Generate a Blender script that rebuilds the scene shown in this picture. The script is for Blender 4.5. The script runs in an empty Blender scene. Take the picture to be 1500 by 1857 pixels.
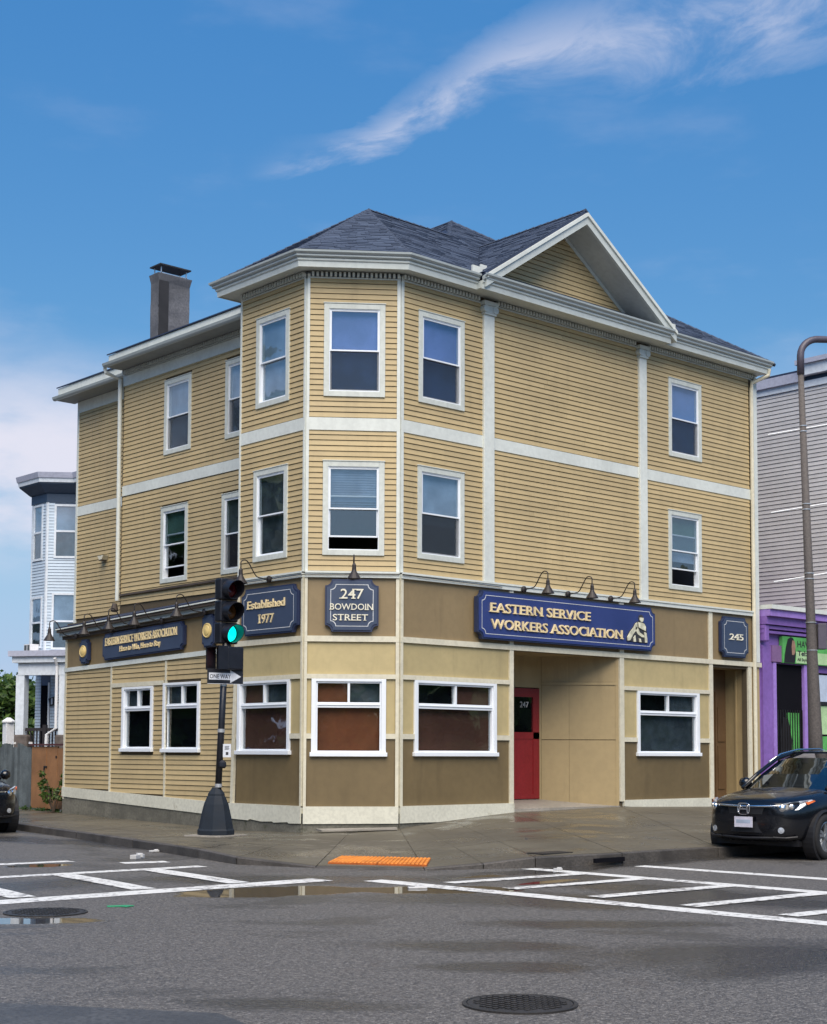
import bpy, bmesh, math, random
from mathutils import Vector, Matrix
random.seed(7)
S = bpy.context.scene
COL = S.collection
R_ = math.radians

# ------------------------------------------------------------------ camera
YAW, PITCH, ROLL = 0.7336, 0.0733, 0.0038
CAM = Vector((-18.2713, -20.6691, 1.55))
FPX, PPY = 2725.84, 1165.96
fwd = Vector((math.sin(YAW)*math.cos(PITCH), math.cos(YAW)*math.cos(PITCH), math.sin(PITCH)))
rt0 = Vector((math.cos(YAW), -math.sin(YAW), 0)); up0 = rt0.cross(fwd)
rt = math.cos(ROLL)*rt0 + math.sin(ROLL)*up0
upv = -math.sin(ROLL)*rt0 + math.cos(ROLL)*up0
cd = bpy.data.cameras.new('camera'); cam = bpy.data.objects.new('camera', cd); COL.objects.link(cam)
cam.matrix_world = Matrix(((rt.x, upv.x, -fwd.x, CAM.x), (rt.y, upv.y, -fwd.y, CAM.y), (rt.z, upv.z, -fwd.z, CAM.z), (0, 0, 0, 1)))
cd.sensor_fit = 'VERTICAL'; cd.sensor_height = 24; cd.lens = FPX/1857*24
cd.shift_y = (PPY-928.5)/1857; cd.clip_end = 3000; cd.clip_start = .1
S.camera = cam

# ------------------------------------------------------------------ world and sun
SUN_EL, SUN_AZ = R_(53), R_(218)      # soft high light from behind the camera
w = bpy.data.worlds.new('World'); S.world = w; w.use_nodes = True
nt = w.node_tree; N = nt.nodes; LK = nt.links
for n in list(N): N.remove(n)
def wn(t, **k):
    n = N.new(t)
    for a, b in k.items(): setattr(n, a, b)
    return n
def wmath(op, a, b=None, c=None):
    n = wn('ShaderNodeMath', operation=op)
    for i, v in enumerate((a, b, c)):
        if v is None: continue
        if isinstance(v, (int, float)): n.inputs[i].default_value = v
        else: LK.new(v, n.inputs[i])
    return n.outputs[0]
def wrange(v, a, b, c=0., d=1., smooth=True):
    n = wn('ShaderNodeMapRange'); n.interpolation_type = 'SMOOTHSTEP' if smooth else 'LINEAR'
    LK.new(v, n.inputs[0])
    for i, x in enumerate((a, b, c, d)): n.inputs[i+1].default_value = x
    return n.outputs[0]
sky = wn('ShaderNodeTexSky', sky_type='NISHITA', sun_disc=False, sun_elevation=SUN_EL, sun_rotation=SUN_AZ)
sky.air_density = 1.15; sky.dust_density = .35; sky.ozone_density = 2.2
hsv = wn('ShaderNodeHueSaturation'); hsv.inputs['Saturation'].default_value = 1.36; hsv.inputs['Value'].default_value = 1.0
LK.new(sky.outputs[0], hsv.inputs['Color'])
tc = wn('ShaderNodeTexCoord')
vr = wn('ShaderNodeVectorRotate', rotation_type='Z_AXIS'); vr.inputs['Angle'].default_value = YAW
LK.new(tc.outputs['Generated'], vr.inputs['Vector'])
sx = wn('ShaderNodeSeparateXYZ'); LK.new(vr.outputs[0], sx.inputs[0])
hor = wmath('SQRT', wmath('ADD', wmath('MULTIPLY', sx.outputs[0], sx.outputs[0]), wmath('MULTIPLY', sx.outputs[1], sx.outputs[1])))
elv = wmath('DIVIDE', sx.outputs[2], wmath('MAXIMUM', hor, .02))
azt = wmath('ARCTAN2', sx.outputs[0], sx.outputs[1])
# high streak of cirrus: centre line and half width as functions of azimuth
rmp = wn('ShaderNodeFloatCurve'); cu = rmp.mapping.curves[0]
pts = [(-.20, .372), (-.103, .397), (-.037, .417), (.015, .448), (.066, .478), (.165, .490), (.275, .507), (.5, .53)]
def cx(a): return (a+.25)/.8
cu.points[0].location = (0, .36); cu.points[1].location = (1, .54)
for a, e in pts: cu.points.new(cx(a), e)
rmp.mapping.update()
LK.new(wmath('DIVIDE', wmath('ADD', azt, .25), .8), rmp.inputs['Value'])
crv = rmp.outputs[0]
nz1 = wn('ShaderNodeTexNoise'); nz1.inputs['Scale'].default_value = 16; nz1.inputs['Detail'].default_value = 9; nz1.inputs['Roughness'].default_value = .62; nz1.inputs['Distortion'].default_value = .7
cmb = wn('ShaderNodeCombineXYZ'); LK.new(wmath('ADD', wmath('MULTIPLY', azt, .55), wmath('MULTIPLY', elv, .35)), cmb.inputs[0]); LK.new(wmath('SUBTRACT', elv, wmath('MULTIPLY', azt, .42)), cmb.inputs[1])
LK.new(cmb.outputs[0], nz1.inputs['Vector'])
dist = wmath('SUBTRACT', elv, crv)
distn = wmath('ADD', dist, wmath('MULTIPLY', wmath('SUBTRACT', nz1.outputs[0], .5), .055))
wid = wrange(azt, -.13, .20, .010, .048)
up_s = wmath('SUBTRACT', 1., wmath('DIVIDE', wmath('ABSOLUTE', distn), wid))
stk = wmath('MAXIMUM', up_s, 0.)
stk = wmath('MULTIPLY', stk, wrange(azt, -.125, -.03, 0., 1.))
stk = wmath('MULTIPLY', stk, wrange(nz1.outputs[0], .34, .66, .12, 1.0))
stk = wmath('MULTIPLY', stk, wrange(azt, .5, .9, 1., 0.))
# low bank of cloud towards the left and faint veils elsewhere
nz2 = wn('ShaderNodeTexNoise'); nz2.inputs['Scale'].default_value = 5.5; nz2.inputs['Detail'].default_value = 8; nz2.inputs['Roughness'].default_value = .55
cm2 = wn('ShaderNodeCombineXYZ'); LK.new(azt, cm2.inputs[0]); LK.new(wmath('MULTIPLY', elv, 2.4), cm2.inputs[1]); LK.new(cm2.outputs[0], nz2.inputs['Vector'])
band = wmath('MULTIPLY', wrange(elv, .10, .155), wrange(elv, .20, .285, 1., 0.))
lowc = wmath('MULTIPLY', band, wrange(nz2.outputs[0], .34, .58))
lowc = wmath('MULTIPLY', lowc, wrange(azt, -.19, -.10, 1., .25))
veil = wmath('MULTIPLY', wrange(nz2.outputs[0], .52, .8), wrange(elv, .1, .45, .35, .12))
cl = wmath('MINIMUM', wmath('ADD', wmath('ADD', wmath('MULTIPLY', stk, .60), wmath('MULTIPLY', lowc, .95)), veil), 1.)
lum = wrange(elv, .08, .55, .60, 1.0, False)
sm = wn('ShaderNodeVectorMath', operation='SCALE'); LK.new(hsv.outputs[0], sm.inputs[0]); LK.new(lum, sm.inputs['Scale'])
hz = wn('ShaderNodeMix', data_type='RGBA'); LK.new(wrange(elv, .02, .22, .75, 0.), hz.inputs[0]); LK.new(sm.outputs[0], hz.inputs[6]); hz.inputs[7].default_value = (2.1, 3.1, 5.4, 1)
skyc = hz.outputs[2]
mx = wn('ShaderNodeMix', data_type='RGBA'); LK.new(cl, mx.inputs[0]); LK.new(skyc, mx.inputs[6]); mx.inputs[7].default_value = (4.7, 4.75, 5.5, 1)
bg = wn('ShaderNodeBackground'); LK.new(mx.outputs[2], bg.inputs[0]); bg.inputs[1].default_value = .115
wo = wn('ShaderNodeOutputWorld'); LK.new(bg.outputs[0], wo.inputs[0])

sd = bpy.data.lights.new('sun', 'SUN'); sd.energy = 3.6; sd.angle = R_(55); sd.color = (1, .885, .73)
so = bpy.data.objects.new('sun', sd); COL.objects.link(so)
sdir = Vector((math.sin(SUN_AZ)*math.cos(SUN_EL), math.cos(SUN_AZ)*math.cos(SUN_EL), math.sin(SUN_EL)))
so.rotation_euler = sdir.to_track_quat('Z', 'Y').to_euler(); so.location = (-30, -40, 60)
vs = S.view_settings; vs.view_transform = 'Standard'; vs.look = 'None'; vs.gamma = 1; vs.exposure = 0.5
S.cycles.use_denoising = True
S.cycles.max_bounces = 8; S.cycles.transparent_max_bounces = 12

# ------------------------------------------------------------------ materials
def nmat(name):
    m = bpy.data.materials.new(name); m.use_nodes = True
    t = m.node_tree; b = t.nodes['Principled BSDF']
    return m, t, b
class NB:
    def __init__(s, t): s.t = t
    def n(s, ty, ins=None, **k):
        n = s.t.nodes.new(ty)
        for a, b in k.items(): setattr(n, a, b)
        for i, v in (ins or {}).items():
            if hasattr(v, 'is_output'): s.t.links.new(v, n.inputs[i])
            else: n.inputs[i].default_value = v
        return n
    def m(s, op, a, b=0.): return s.n('ShaderNodeMath', {0: a, 1: b}, operation=op).outputs[0]
    def rng(s, v, a, b, c=0., d=1.): return s.n('ShaderNodeMapRange', {0: v, 1: a, 2: b, 3: c, 4: d}, interpolation_type='SMOOTHSTEP').outputs[0]
    def noise(s, vec, sc, det=4, ro=.55, dis=0.): return s.n('ShaderNodeTexNoise', {'Vector': vec, 'Scale': sc, 'Detail': det, 'Roughness': ro, 'Distortion': dis}).outputs[0]
    def mix(s, f, a, b, blend='MIX'):
        n = s.n('ShaderNodeMix', data_type='RGBA', blend_type=blend)
        for i, v in ((0, f), (6, a), (7, b)):
            if hasattr(v, 'is_output'): s.t.links.new(v, n.inputs[i])
            else: n.inputs[i].default_value = v if i == 0 or len(v) == 4 else (*v, 1)
        return n.outputs[2]
    def pos(s): return s.n('ShaderNodeNewGeometry').outputs['Position']
def sc3(c, k): return tuple(min(1, x*k) for x in c)
def mat(name, col, rough=.6, var=.12, scale=1.6, metal=0., bump=0., bscale=40., rnd=0., coat=0., fine=.05, rust=None, emit=None, streak=0.):
    m, t, b = nmat(name); q = NB(t); p = q.pos()
    a = q.noise(p, scale, 5); f = q.noise(p, scale*14, 3)
    c = q.mix(q.rng(a, .3, .7), sc3(col, 1-var), sc3(col, 1+var))
    c = q.mix(q.m('MULTIPLY', q.rng(f, .35, .7), fine*6), c, sc3(col, .55))
    if rust:
        c = q.mix(q.rng(q.noise(p, scale*2.3, 7, .65), .60, .68), c, rust)
    if streak:
        sv = q.n('ShaderNodeVectorMath', {0: p, 1: (3.2, 3.2, .42)}, operation='MULTIPLY').outputs[0]
        c = q.mix(q.rng(q.noise(sv, 1., 6, .65), .50, .74, 0, streak), c, sc3(col, .45))
    if rnd:
        oi = q.n('ShaderNodeObjectInfo').outputs['Random']
        v = q.rng(oi, 0, 1, 1-rnd, 1+rnd)
        c = q.mix(1., c, q.n('ShaderNodeCombineColor', {0: v, 1: v, 2: v}).outputs[0], 'MULTIPLY')
    t.links.new(c, b.inputs['Base Color'])
    t.links.new(q.rng(a, .2, .8, max(.02, rough-.08), min(1, rough+.08)), b.inputs['Roughness'])
    b.inputs['Metallic'].default_value = metal
    if coat: b.inputs['Coat Weight'].default_value = coat; b.inputs['Coat Roughness'].default_value = .04
    if bump:
        bn = q.n('ShaderNodeBump', {'Strength': bump, 'Distance': .01, 'Height': q.noise(p, bscale, 4)})
        t.links.new(bn.outputs[0], b.inputs['Normal'])
    if emit:
        b.inputs['Emission Color'].default_value = (*emit[:3], 1); b.inputs['Emission Strength'].default_value = emit[3]
    return m
M = {}
M['siding'] = mat('siding_paint', (.485, .375, .198), .62, .07, .5, bump=.12, bscale=30, rnd=.06, fine=.02, streak=.22)
M['sheath'] = mat('sheathing', (.095, .072, .042), .9)  # wall backing; dark tone paints shadow lines into the clapboard gaps
M['trim'] = mat('trim_paint', (.68, .71, .66), .5, .05, .8, fine=.03, bump=.05, streak=.16)
M['casing'] = mat('casing_paint', (.60, .63, .58), .5, .05, .9, fine=.04, streak=.2)
M['cream'] = mat('cream_trim_paint', (.68, .64, .50), .5, .06, .9, fine=.04, bump=.05, streak=.16)
M['basetrim'] = mat('base_board_paint', (.66, .65, .54), .55, .06, 1.2, fine=.05, rust=(.50, .48, .38))
M['eave'] = mat('eave_paint', (.56, .60, .57), .5, .06, .7, fine=.03, streak=.16)
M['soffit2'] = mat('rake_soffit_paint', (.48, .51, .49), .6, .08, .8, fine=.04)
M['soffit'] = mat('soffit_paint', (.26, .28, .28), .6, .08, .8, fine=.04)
M['gutter'] = mat('gutter_metal', (.40, .445, .445), .35, .06, .8, fine=.02)
M['tan'] = mat('light_tan_panel', (.48, .39, .198), .6, .06, .5, rnd=.05, bump=.08, fine=.025, streak=.3)
M['brown'] = mat('dark_tan_panel', (.245, .180, .093), .55, .07, .5, rnd=.05, bump=.08, fine=.025, streak=.3)
M['brown2'] = mat('lower_brown_panel', (.165, .120, .056), .55, .08, .5, rnd=.06, bump=.08, fine=.03, streak=.3)
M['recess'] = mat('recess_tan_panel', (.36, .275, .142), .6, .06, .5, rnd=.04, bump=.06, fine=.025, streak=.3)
M['vinyl'] = mat('white_vinyl', (.80, .84, .88), .35, .03, .8, fine=.01)
M['reddoor'] = mat('red_door_paint', (.25, .015, .018), .4, .12, 1.5, bump=.05)
M['browndoor'] = mat('brown_door', (.13, .075, .035), .5, .1, 1.5)
M['concrete'] = mat('concrete', (.30, .275, .235), .55, .16, .9, bump=.3, bscale=90, fine=.06, rnd=.05)
M['foundation'] = mat('foundation', (.155, .148, .118), .85, .35, 1.6, bump=.5, bscale=25, fine=.1, rust=(.075, .08, .05))
M['granite'] = mat('granite_kerb', (.080, .072, .064), .6, .35, 2.5, bump=.8, bscale=30, fine=.12, rnd=.1)
M['darkjoint'] = mat('joint_soil', (.05, .045, .04), .9)
M['blackmetal'] = mat('black_metal', (.016, .016, .018), .45, .2, 2, metal=.0, fine=.02)
M['lampblack'] = mat('lamp_enamel', (.022, .017, .016), .5, .2, 3)
M['signblue'] = mat('sign_blue_bright', (.030, .050, .185), .42, .06, .7, fine=.015)
M['signnavy'] = mat('sign_blue_grey', (.045, .066, .118), .5, .07, .7, fine=.02)
M['signedge'] = mat('sign_edge', (.022, .034, .085), .5, .06, .9)
M['signline'] = mat('sign_line', (.62, .64, .66), .5, .05)
M['gold'] = mat('gold_letter', (.86, .70, .40), .38, .08, 6, fine=.02)
M['goldside'] = mat('gold_seal', (.80, .60, .24), .4, .12, 8)
M['creamletter'] = mat('cream_letter', (.86, .82, .66), .45, .05, 6)
M['stonefig'] = mat('relief_stone', (.68, .66, .50), .6, .25, 9)
M['stonedark'] = mat('relief_dark', (.045, .045, .05), .6, .2, 9)
M['red_led'] = mat('red_led', (.5, .02, .02), .4, emit=(1, .10, .08, .45))
M['green_led'] = mat('green_led', (.02, .7, .6), .3, emit=(0.0, .98, .78, 1.15))
M['redlens'] = mat('red_lens', (.07, .004, .006), .25)
M['amberlens'] = mat('amber_lens', (.09, .035, .008), .25)
M['signalhouse'] = mat('signal_housing', (.012, .013, .019), .38, .2, 4)
M['polebase'] = mat('pole_base_paint', (.005, .011, .020), .75, .25, 4, bump=.2)
M['silver'] = mat('silver_band', (.62, .63, .64), .3, .1, 5, metal=.6)
M['paper'] = mat('paper', (.66, .69, .74), .7, .04)
M['ink'] = mat('ink', (.03, .03, .035), .6)
M['white'] = mat('white_paint', (.82, .83, .84), .5, .03)
M['bluesiding'] = mat('pale_blue_siding', (.50, .60, .70), .55, .05, .6, rnd=.04, fine=.02)
M['bluetrim'] = mat('pale_blue_trim', (.70, .76, .82), .5, .04, .6)
M['bluecornice'] = mat('dark_blue_cornice', (.025, .055, .105), .5, .1, .8)
M['lilactrim'] = mat('lilac_grey_trim', (.42, .44, .54), .5, .05, .8)
M['greysiding'] = mat('warm_grey_siding', (.53, .52, .52), .6, .06, .4, rnd=.04, fine=.03)
M['purple'] = mat('purple_paint', (.235, .125, .42), .5, .09, .7, fine=.05, rust=(.20, .10, .30))
M['purpledk'] = mat('mauve_panel', (.22, .12, .26), .55, .12, 1.2)
M['lilac'] = mat('lilac_paint', (.36, .22, .62), .5, .08, .8)
M['dark'] = mat('dark_interior', (.006, .006, .009), .9); M['dark'].node_tree.nodes['Principled BSDF'].inputs['Specular IOR Level'].default_value = .1
M['dentgap'] = mat('dentil_ground', (.10, .12, .14), .7)  # board behind the dentils, its colour darkened to paint in the gap shadow
M['bluesheath'] = mat('blue_sheathing', (.13, .17, .25), .8)
M['interior'] = mat('room_wall', (.07, .065, .06), .8)
M['greenpost'] = mat('green_poster', (.10, .40, .10), .5, .25, 2.2)
M['greenpale'] = mat('pale_green_poster', (.45, .66, .35), .5, .12, 3)
M['hair'] = mat('poster_dark', (.012, .010, .012), .6)
M['skin'] = mat('poster_tan', (.34, .20, .14), .6, .15, 9)
M['polegrit'] = mat('aggregate_pole', (.115, .10, .092), .75, .3, 30, bump=.4, bscale=120, fine=.14)
M['polecap'] = mat('pole_arm_paint', (.085, .075, .10), .45, .1, 3)
M['fencewood'] = mat('weathered_board', (.115, .135, .138), .8, .35, 3, bump=.5, bscale=25, fine=.1, rnd=.2)
M['gatewood'] = mat('stained_plywood', (.31, .15, .062), .6, .2, 2.2, bump=.2, bscale=30, fine=.05, rnd=.06)
M['darkwood'] = mat('dark_railing', (.022, .018, .02), .6)
M['stone'] = mat('rubble_stone', (.12, .10, .09), .85, .4, 3, bump=.8, bscale=12)
M['bark'] = mat('bark', (.07, .05, .035), .9, .2, 3)
M['chimney'] = mat('chimney_render', (.13, .135, .15), .9, .25, 1.6, bump=.7, bscale=18, fine=.09)
M['chimneydark'] = mat('chimney_tar', (.025, .026, .03), .8, .2, 4)
M['orange'] = mat('tactile_orange', (.68, .23, .03), .5, .25, 3, fine=.05, rust=(.42, .12, .02))
M['orange2'] = mat('tactile_base', (.42, .10, .012), .5, .3, 4, fine=.1, rust=(.20, .07, .02))
M['iron'] = mat('cast_iron', (.045, .042, .04), .5, .25, 5, metal=.35, bump=.4, bscale=60, fine=.1)
M['carpaint'] = mat('black_car_paint', (.003, .0034, .0055), .24, .08, 1, coat=.45, fine=0)
M['carblack'] = mat('black_plastic', (.010, .010, .012), .55, .1, 3)
M['chrome'] = mat('chrome', (.78, .79, .80), .12, .02, 3, metal=1., fine=0)
M['tyre'] = mat('tyre_rubber', (.012, .012, .013), .8, .1, 6)
M['rim'] = mat('alloy', (.42, .44, .46), .3, .05, 5, metal=.8, fine=0)
M['headlamp'] = mat('headlamp_lens', (.55, .58, .62), .12, .15, 8, metal=.5, fine=0)
M['amber'] = mat('amber_marker', (.75, .16, .03), .25)
M['plate'] = mat('plate_pale', (.62, .60, .68), .45, .10, 5)
M['orangeblind'] = mat('rust_drape', (.38, .115, .042), .75, .28, 1.1, fine=.03)
M['brownblind'] = mat('brown_drape', (.22, .085, .05), .75, .22, .8, fine=.03)
M['shadeviolet'] = mat('violet_shade', (.24, .28, .58), .7, .28, .9, fine=.01)
M['shadeblue'] = mat('blue_shade', (.18, .30, .62), .7, .10, 1.4, fine=.01)
M['shadepale'] = mat('pale_shade', (.40, .47, .58), .7, .3, 1.2, fine=.02)
M['shadenavy'] = mat('navy_shade', (.10, .20, .46), .7, .35, 1.5)
M['curtain'] = mat('grey_curtain', (.10, .115, .125), .8, .35, 4)
M['greencurtain'] = mat('green_blind', (.10, .19, .15), .8, .2, 2)
M['rubbish'] = mat('litter_white', (.55, .55, .54), .6)
M['leafgreen'] = mat('litter_green', (.03, .30, .14), .5)
M['lowroof'] = mat('dark_membrane', (.022, .035, .075), .6, .2, 2)
M['rustflash'] = mat('flashing_brown', (.085, .065, .05), .7, .25, 3)
M['tealroof'] = mat('shed_red_roof', (.10, .03, .03), .7)
def leafmat(name, c1, c2):
    m, t, b = nmat(name); q = NB(t)
    f = q.noise(q.pos(), 1.3, 4); g = q.n('ShaderNodeAttribute', attribute_name='tone').outputs['Fac']
    c = q.mix(q.rng(q.m('ADD', f, q.m('MULTIPLY', q.m('SUBTRACT', g, .5), .6)), .3, .7), c1, c2)
    t.links.new(c, b.inputs['Base Color']); b.inputs['Roughness'].default_value = .55
    tr = q.n('ShaderNodeBsdfTranslucent'); t.links.new(c, tr.inputs[0])
    ms = q.n('ShaderNodeMixShader', {0: .25}); t.links.new(b.outputs[0], ms.inputs[1]); t.links.new(tr.outputs[0], ms.inputs[2])
    t.links.new(ms.outputs[0], t.nodes['Material Output'].inputs[0]); return m
M['leaf'] = leafmat('leaf_green', (.022, .055, .014), (.07, .14, .03))
M['leaf2'] = leafmat('leaf_bright', (.03, .075, .012), (.10, .17, .03))
def shinglemat():
    m, t, b = nmat('asphalt_shingle'); q = NB(t); p = q.pos()
    g = q.n('ShaderNodeAttribute', attribute_name='tone').outputs['Fac']
    c = q.mix(g, (.036, .052, .088), (.070, .096, .150))
    c = q.mix(q.rng(q.noise(p, 90, 2), .45, .7, 0, .35), c, (.13, .155, .21))
    t.links.new(c, b.inputs['Base Color']); b.inputs['Roughness'].default_value = .9
    return m
M['shingle'] = shinglemat()
def glassmat(name, refl, tint=(1, 1, 1), rough=.02):
    m, t, b = nmat(name); q = NB(t); t.nodes.remove(b)
    tr = q.n('ShaderNodeBsdfTransparent', {0: (*tint, 1)}); gl = q.n('ShaderNodeBsdfGlossy', {0: (1, 1, 1, 1), 'Roughness': rough})
    bn = q.n('ShaderNodeBump', {'Strength': .06, 'Distance': .02, 'Height': q.noise(q.pos(), 2.2, 2)})
    t.links.new(bn.outputs[0], gl.inputs['Normal'])
    g = q.n('ShaderNodeNewGeometry'); dt = q.n('ShaderNodeVectorMath', {0: g.outputs['Incoming'], 1: g.outputs['Normal']}, operation='DOT_PRODUCT').outputs['Value']
    fr = q.m('ADD', .042, q.m('MULTIPLY', q.m('POWER', q.m('SUBTRACT', 1., q.m('MINIMUM', q.m('ABSOLUTE', dt), 1.)), 5.), .95))
    ms = q.n('ShaderNodeMixShader', {0: q.m('MINIMUM', q.m('ADD', q.m('MULTIPLY', fr, 1.25), refl), 1.)})
    t.links.new(tr.outputs[0], ms.inputs[1]); t.links.new(gl.outputs[0], ms.inputs[2]); t.links.new(ms.outputs[0], t.nodes['Material Output'].inputs[0])
    return m
M['glass'] = glassmat('window_glass', .075, (.80, .85, .88))
M['carglass'] = glassmat('car_glass', .16, (.14, .19, .17))
def screenmat():
    m, t, b = nmat('insect_screen'); q = NB(t)
    b.inputs['Base Color'].default_value = (.02, .022, .028, 1); b.inputs['Roughness'].default_value = .8
    tr = q.n('ShaderNodeBsdfTransparent'); ms = q.n('ShaderNodeMixShader', {0: .30})
    t.links.new(tr.outputs[0], ms.inputs[1]); t.links.new(b.outputs[0], ms.inputs[2]); t.links.new(ms.outputs[0], t.nodes['Material Output'].inputs[0]); return m
M['screen'] = screenmat()
def roadmat():
    m, t, b = nmat('worn_asphalt'); q = NB(t); p = q.pos()
    big = q.noise(p, .22, 6, .6, .4); mid = q.noise(p, 1.3, 5, .6); grain = q.noise(p, 34, 3, .7); gr2 = q.noise(p, 75, 2, .6)
    c = q.mix(q.rng(mid, .3, .7), (.076, .071, .064), (.114, .106, .095))
    c = q.mix(q.rng(big, .35, .65, 0, .8), c, (.108, .097, .086))
    c = q.mix(q.rng(grain, .50, .62, 0, .95), c, (.265, .25, .232))
    c = q.mix(q.rng(gr2, .50, .40, 0, .9), c, (.03, .029, .029))
    cl_ = q.noise(p, 11, 4, .7)
    c = q.mix(q.rng(cl_, .42, .62, 0, .55), c, (.175, .163, .148)); c = q.mix(q.rng(q.noise(p, 19, 3, .7), .46, .36, 0, .6), c, (.045, .042, .040))
    # damp streaks: darker, smoother stains
    sp = q.n('ShaderNodeVectorMath', {0: p, 1: (.9, .34, 1)}, operation='MULTIPLY').outputs[0]
    rotp = q.n('ShaderNodeVectorRotate', {'Vector': p, 'Angle': YAW}, rotation_type='Z_AXIS').outputs[0]
    sp = q.n('ShaderNodeVectorMath', {0: rotp, 1: (.30, .50, 1)}, operation='MULTIPLY').outputs[0]
    wet = q.rng(q.noise(sp, 1.0, 7, .62, .8), .52, .64)
    edge = q.noise(p, .9, 5, .6)
    def blob(cx_, cy_, rx, ry, ang, soft=.35):
        v = q.n('ShaderNodeVectorMath', {0: p, 1: (cx_, cy_, 0)}, operation='SUBTRACT').outputs[0]
        v = q.n('ShaderNodeVectorRotate', {'Vector': v, 'Angle': -ang}, rotation_type='Z_AXIS').outputs[0]
        v = q.n('ShaderNodeVectorMath', {0: v, 1: (1/rx, 1/ry, 0)}, operation='MULTIPLY').outputs[0]
        l = q.n('ShaderNodeVectorMath', {0: v}, operation='LENGTH').outputs['Value']
        return q.rng(q.m('ADD', l, q.m('MULTIPLY', q.m('SUBTRACT', edge, .5), 1.5)), 1.0, 1.0-soft)
    pud = blob(-8.05, -7.05, 1.25, .62, -.35, .12)
    for a in ((-6.6, -7.9, 1.1, .5, -.7, .15), (-12.6, -5.2, 1.5, .8, .2, .2), (-8.2, -1.9, .5, .35, 0, .2), (-4.7, -8.1, .7, .13, .1, .25), (-11.6, -7.9, .9, .35, -.7, .3), (-3.5, -6.95, 2.2, .28, .05, .2)):
        pud = q.m('MAXIMUM', pud, blob(*a))
    damp = q.m('MAXIMUM', q.m('MULTIPLY', wet, .75), pud)
    for a in ((-6.3, -9.8, 3.0, 1.2, -.8, .6), (-8.4, -13.9, 2.6, 1.3, -.6, .7), (-10.3, -12.9, 1.0, .4, -.75, .6), (-7.6, -11.6, 1.6, .45, -.75, .6), (-10.5, -4.6, 3.5, 1.0, 0, .6), (-4.6, -10.5, 1.0, 4.5, 0, .6), (-9.7, -11.9, 1.4, .5, -.8, .7), (-12.5, -13.2, 1.2, .35, -.9, .7), (-6.8, -6.0, 3.4, .8, -.75, .5), (-2.5, -6.9, 5, .5, 0, .5), (-4.9, 1.5, 1.0, 5.5, .17, .5)):
        damp = q.m('MAXIMUM', damp, blob(*a))
    c = q.mix(q.m('MULTIPLY', damp, .74), c, (.020, .019, .018))
    dry = q.m('SUBTRACT', 1., q.m('MULTIPLY', damp, .6))
    st1 = q.noise(p, 24, 2, .8); st2 = q.noise(p, 47, 2, .8)
    c = q.mix(q.m('MULTIPLY', q.rng(st1, .54, .66), q.m('MULTIPLY', dry, .70)), c, (.31, .29, .262)); c = q.mix(q.m('MULTIPLY', q.rng(st2, .47, .37), .75), c, (.022, .021, .020))
    c = q.mix(q.rng(q.noise(p, .5, 7, .7, 1.2), .60, .72, 0, .35), c, (.075, .055, .042))
    t.links.new(c, b.inputs['Base Color'])
    ro = q.m('SUBTRACT', .55, q.m('MULTIPLY', damp, .30)); ro = q.m('MAXIMUM', q.m('SUBTRACT', ro, q.m('MULTIPLY', pud, .33)), .025)
    t.links.new(ro, b.inputs['Roughness'])
    hs = q.m('ADD', q.m('ADD', q.m('MULTIPLY', grain, .6), q.m('MULTIPLY', gr2, .4)), q.m('MULTIPLY', cl_, .8))
    bn = q.n('ShaderNodeBump', {'Distance': .025, 'Height': hs}); t.links.new(q.m('MULTIPLY', q.m('SUBTRACT', 1., pud), .9), bn.inputs['Strength'])
    t.links.new(bn.outputs[0], b.inputs['Normal']); return m
M['road'] = roadmat()
M['patch'] = mat('asphalt_patch', (.075, .078, .082), .6, .25, 2, bump=.9, bscale=45, fine=.15)
def paintmat():
    m, t, b = nmat('road_paint'); q = NB(t); p = q.pos()
    n1 = q.noise(p, 9, 6, .7); n2 = q.noise(p, .8, 3)
    c = q.mix(q.rng(q.m('ADD', n1, q.m('MULTIPLY', n2, .35)), .69, .80), (.74, .74, .71), (.20, .19, .185))
    c = q.mix(q.rng(q.noise(p, 60, 2), .55, .75, 0, .35), c, (.30, .30, .29))
    t.links.new(c, b.inputs['Base Color']); b.inputs['Roughness'].default_value = .5; return m
M['paint'] = paintmat()
def pavemat():
    m, t, b = nmat('pavement_concrete'); q = NB(t); p = q.pos()
    oi = q.n('ShaderNodeObjectInfo').outputs['Random']
    a = q.noise(p, .55, 6, .6, .5); f = q.noise(p, 70, 3)
    c = q.mix(q.rng(a, .3, .7), (.082, .071, .048), (.130, .115, .080))
    c = q.mix(q.rng(oi, 0, 1, 0, .3), c, (.10, .085, .062))
    c = q.mix(q.rng(f, .5, .75, 0, .5), c, (.10, .09, .08))
    wet = q.rng(q.noise(p, .8, 6, .6, .6), .46, .62)
    c = q.mix(q.m('MULTIPLY', wet, .38), c, (.07, .062, .05))
    t.links.new(c, b.inputs['Base Color']); t.links.new(q.m('SUBTRACT', .6, q.m('MULTIPLY', wet, .38)), b.inputs['Roughness'])
    bn = q.n('ShaderNodeBump', {'Strength': .2, 'Distance': .01, 'Height': f}); t.links.new(bn.outputs[0], b.inputs['Normal']); return m
M['pave'] = pavemat()

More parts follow.
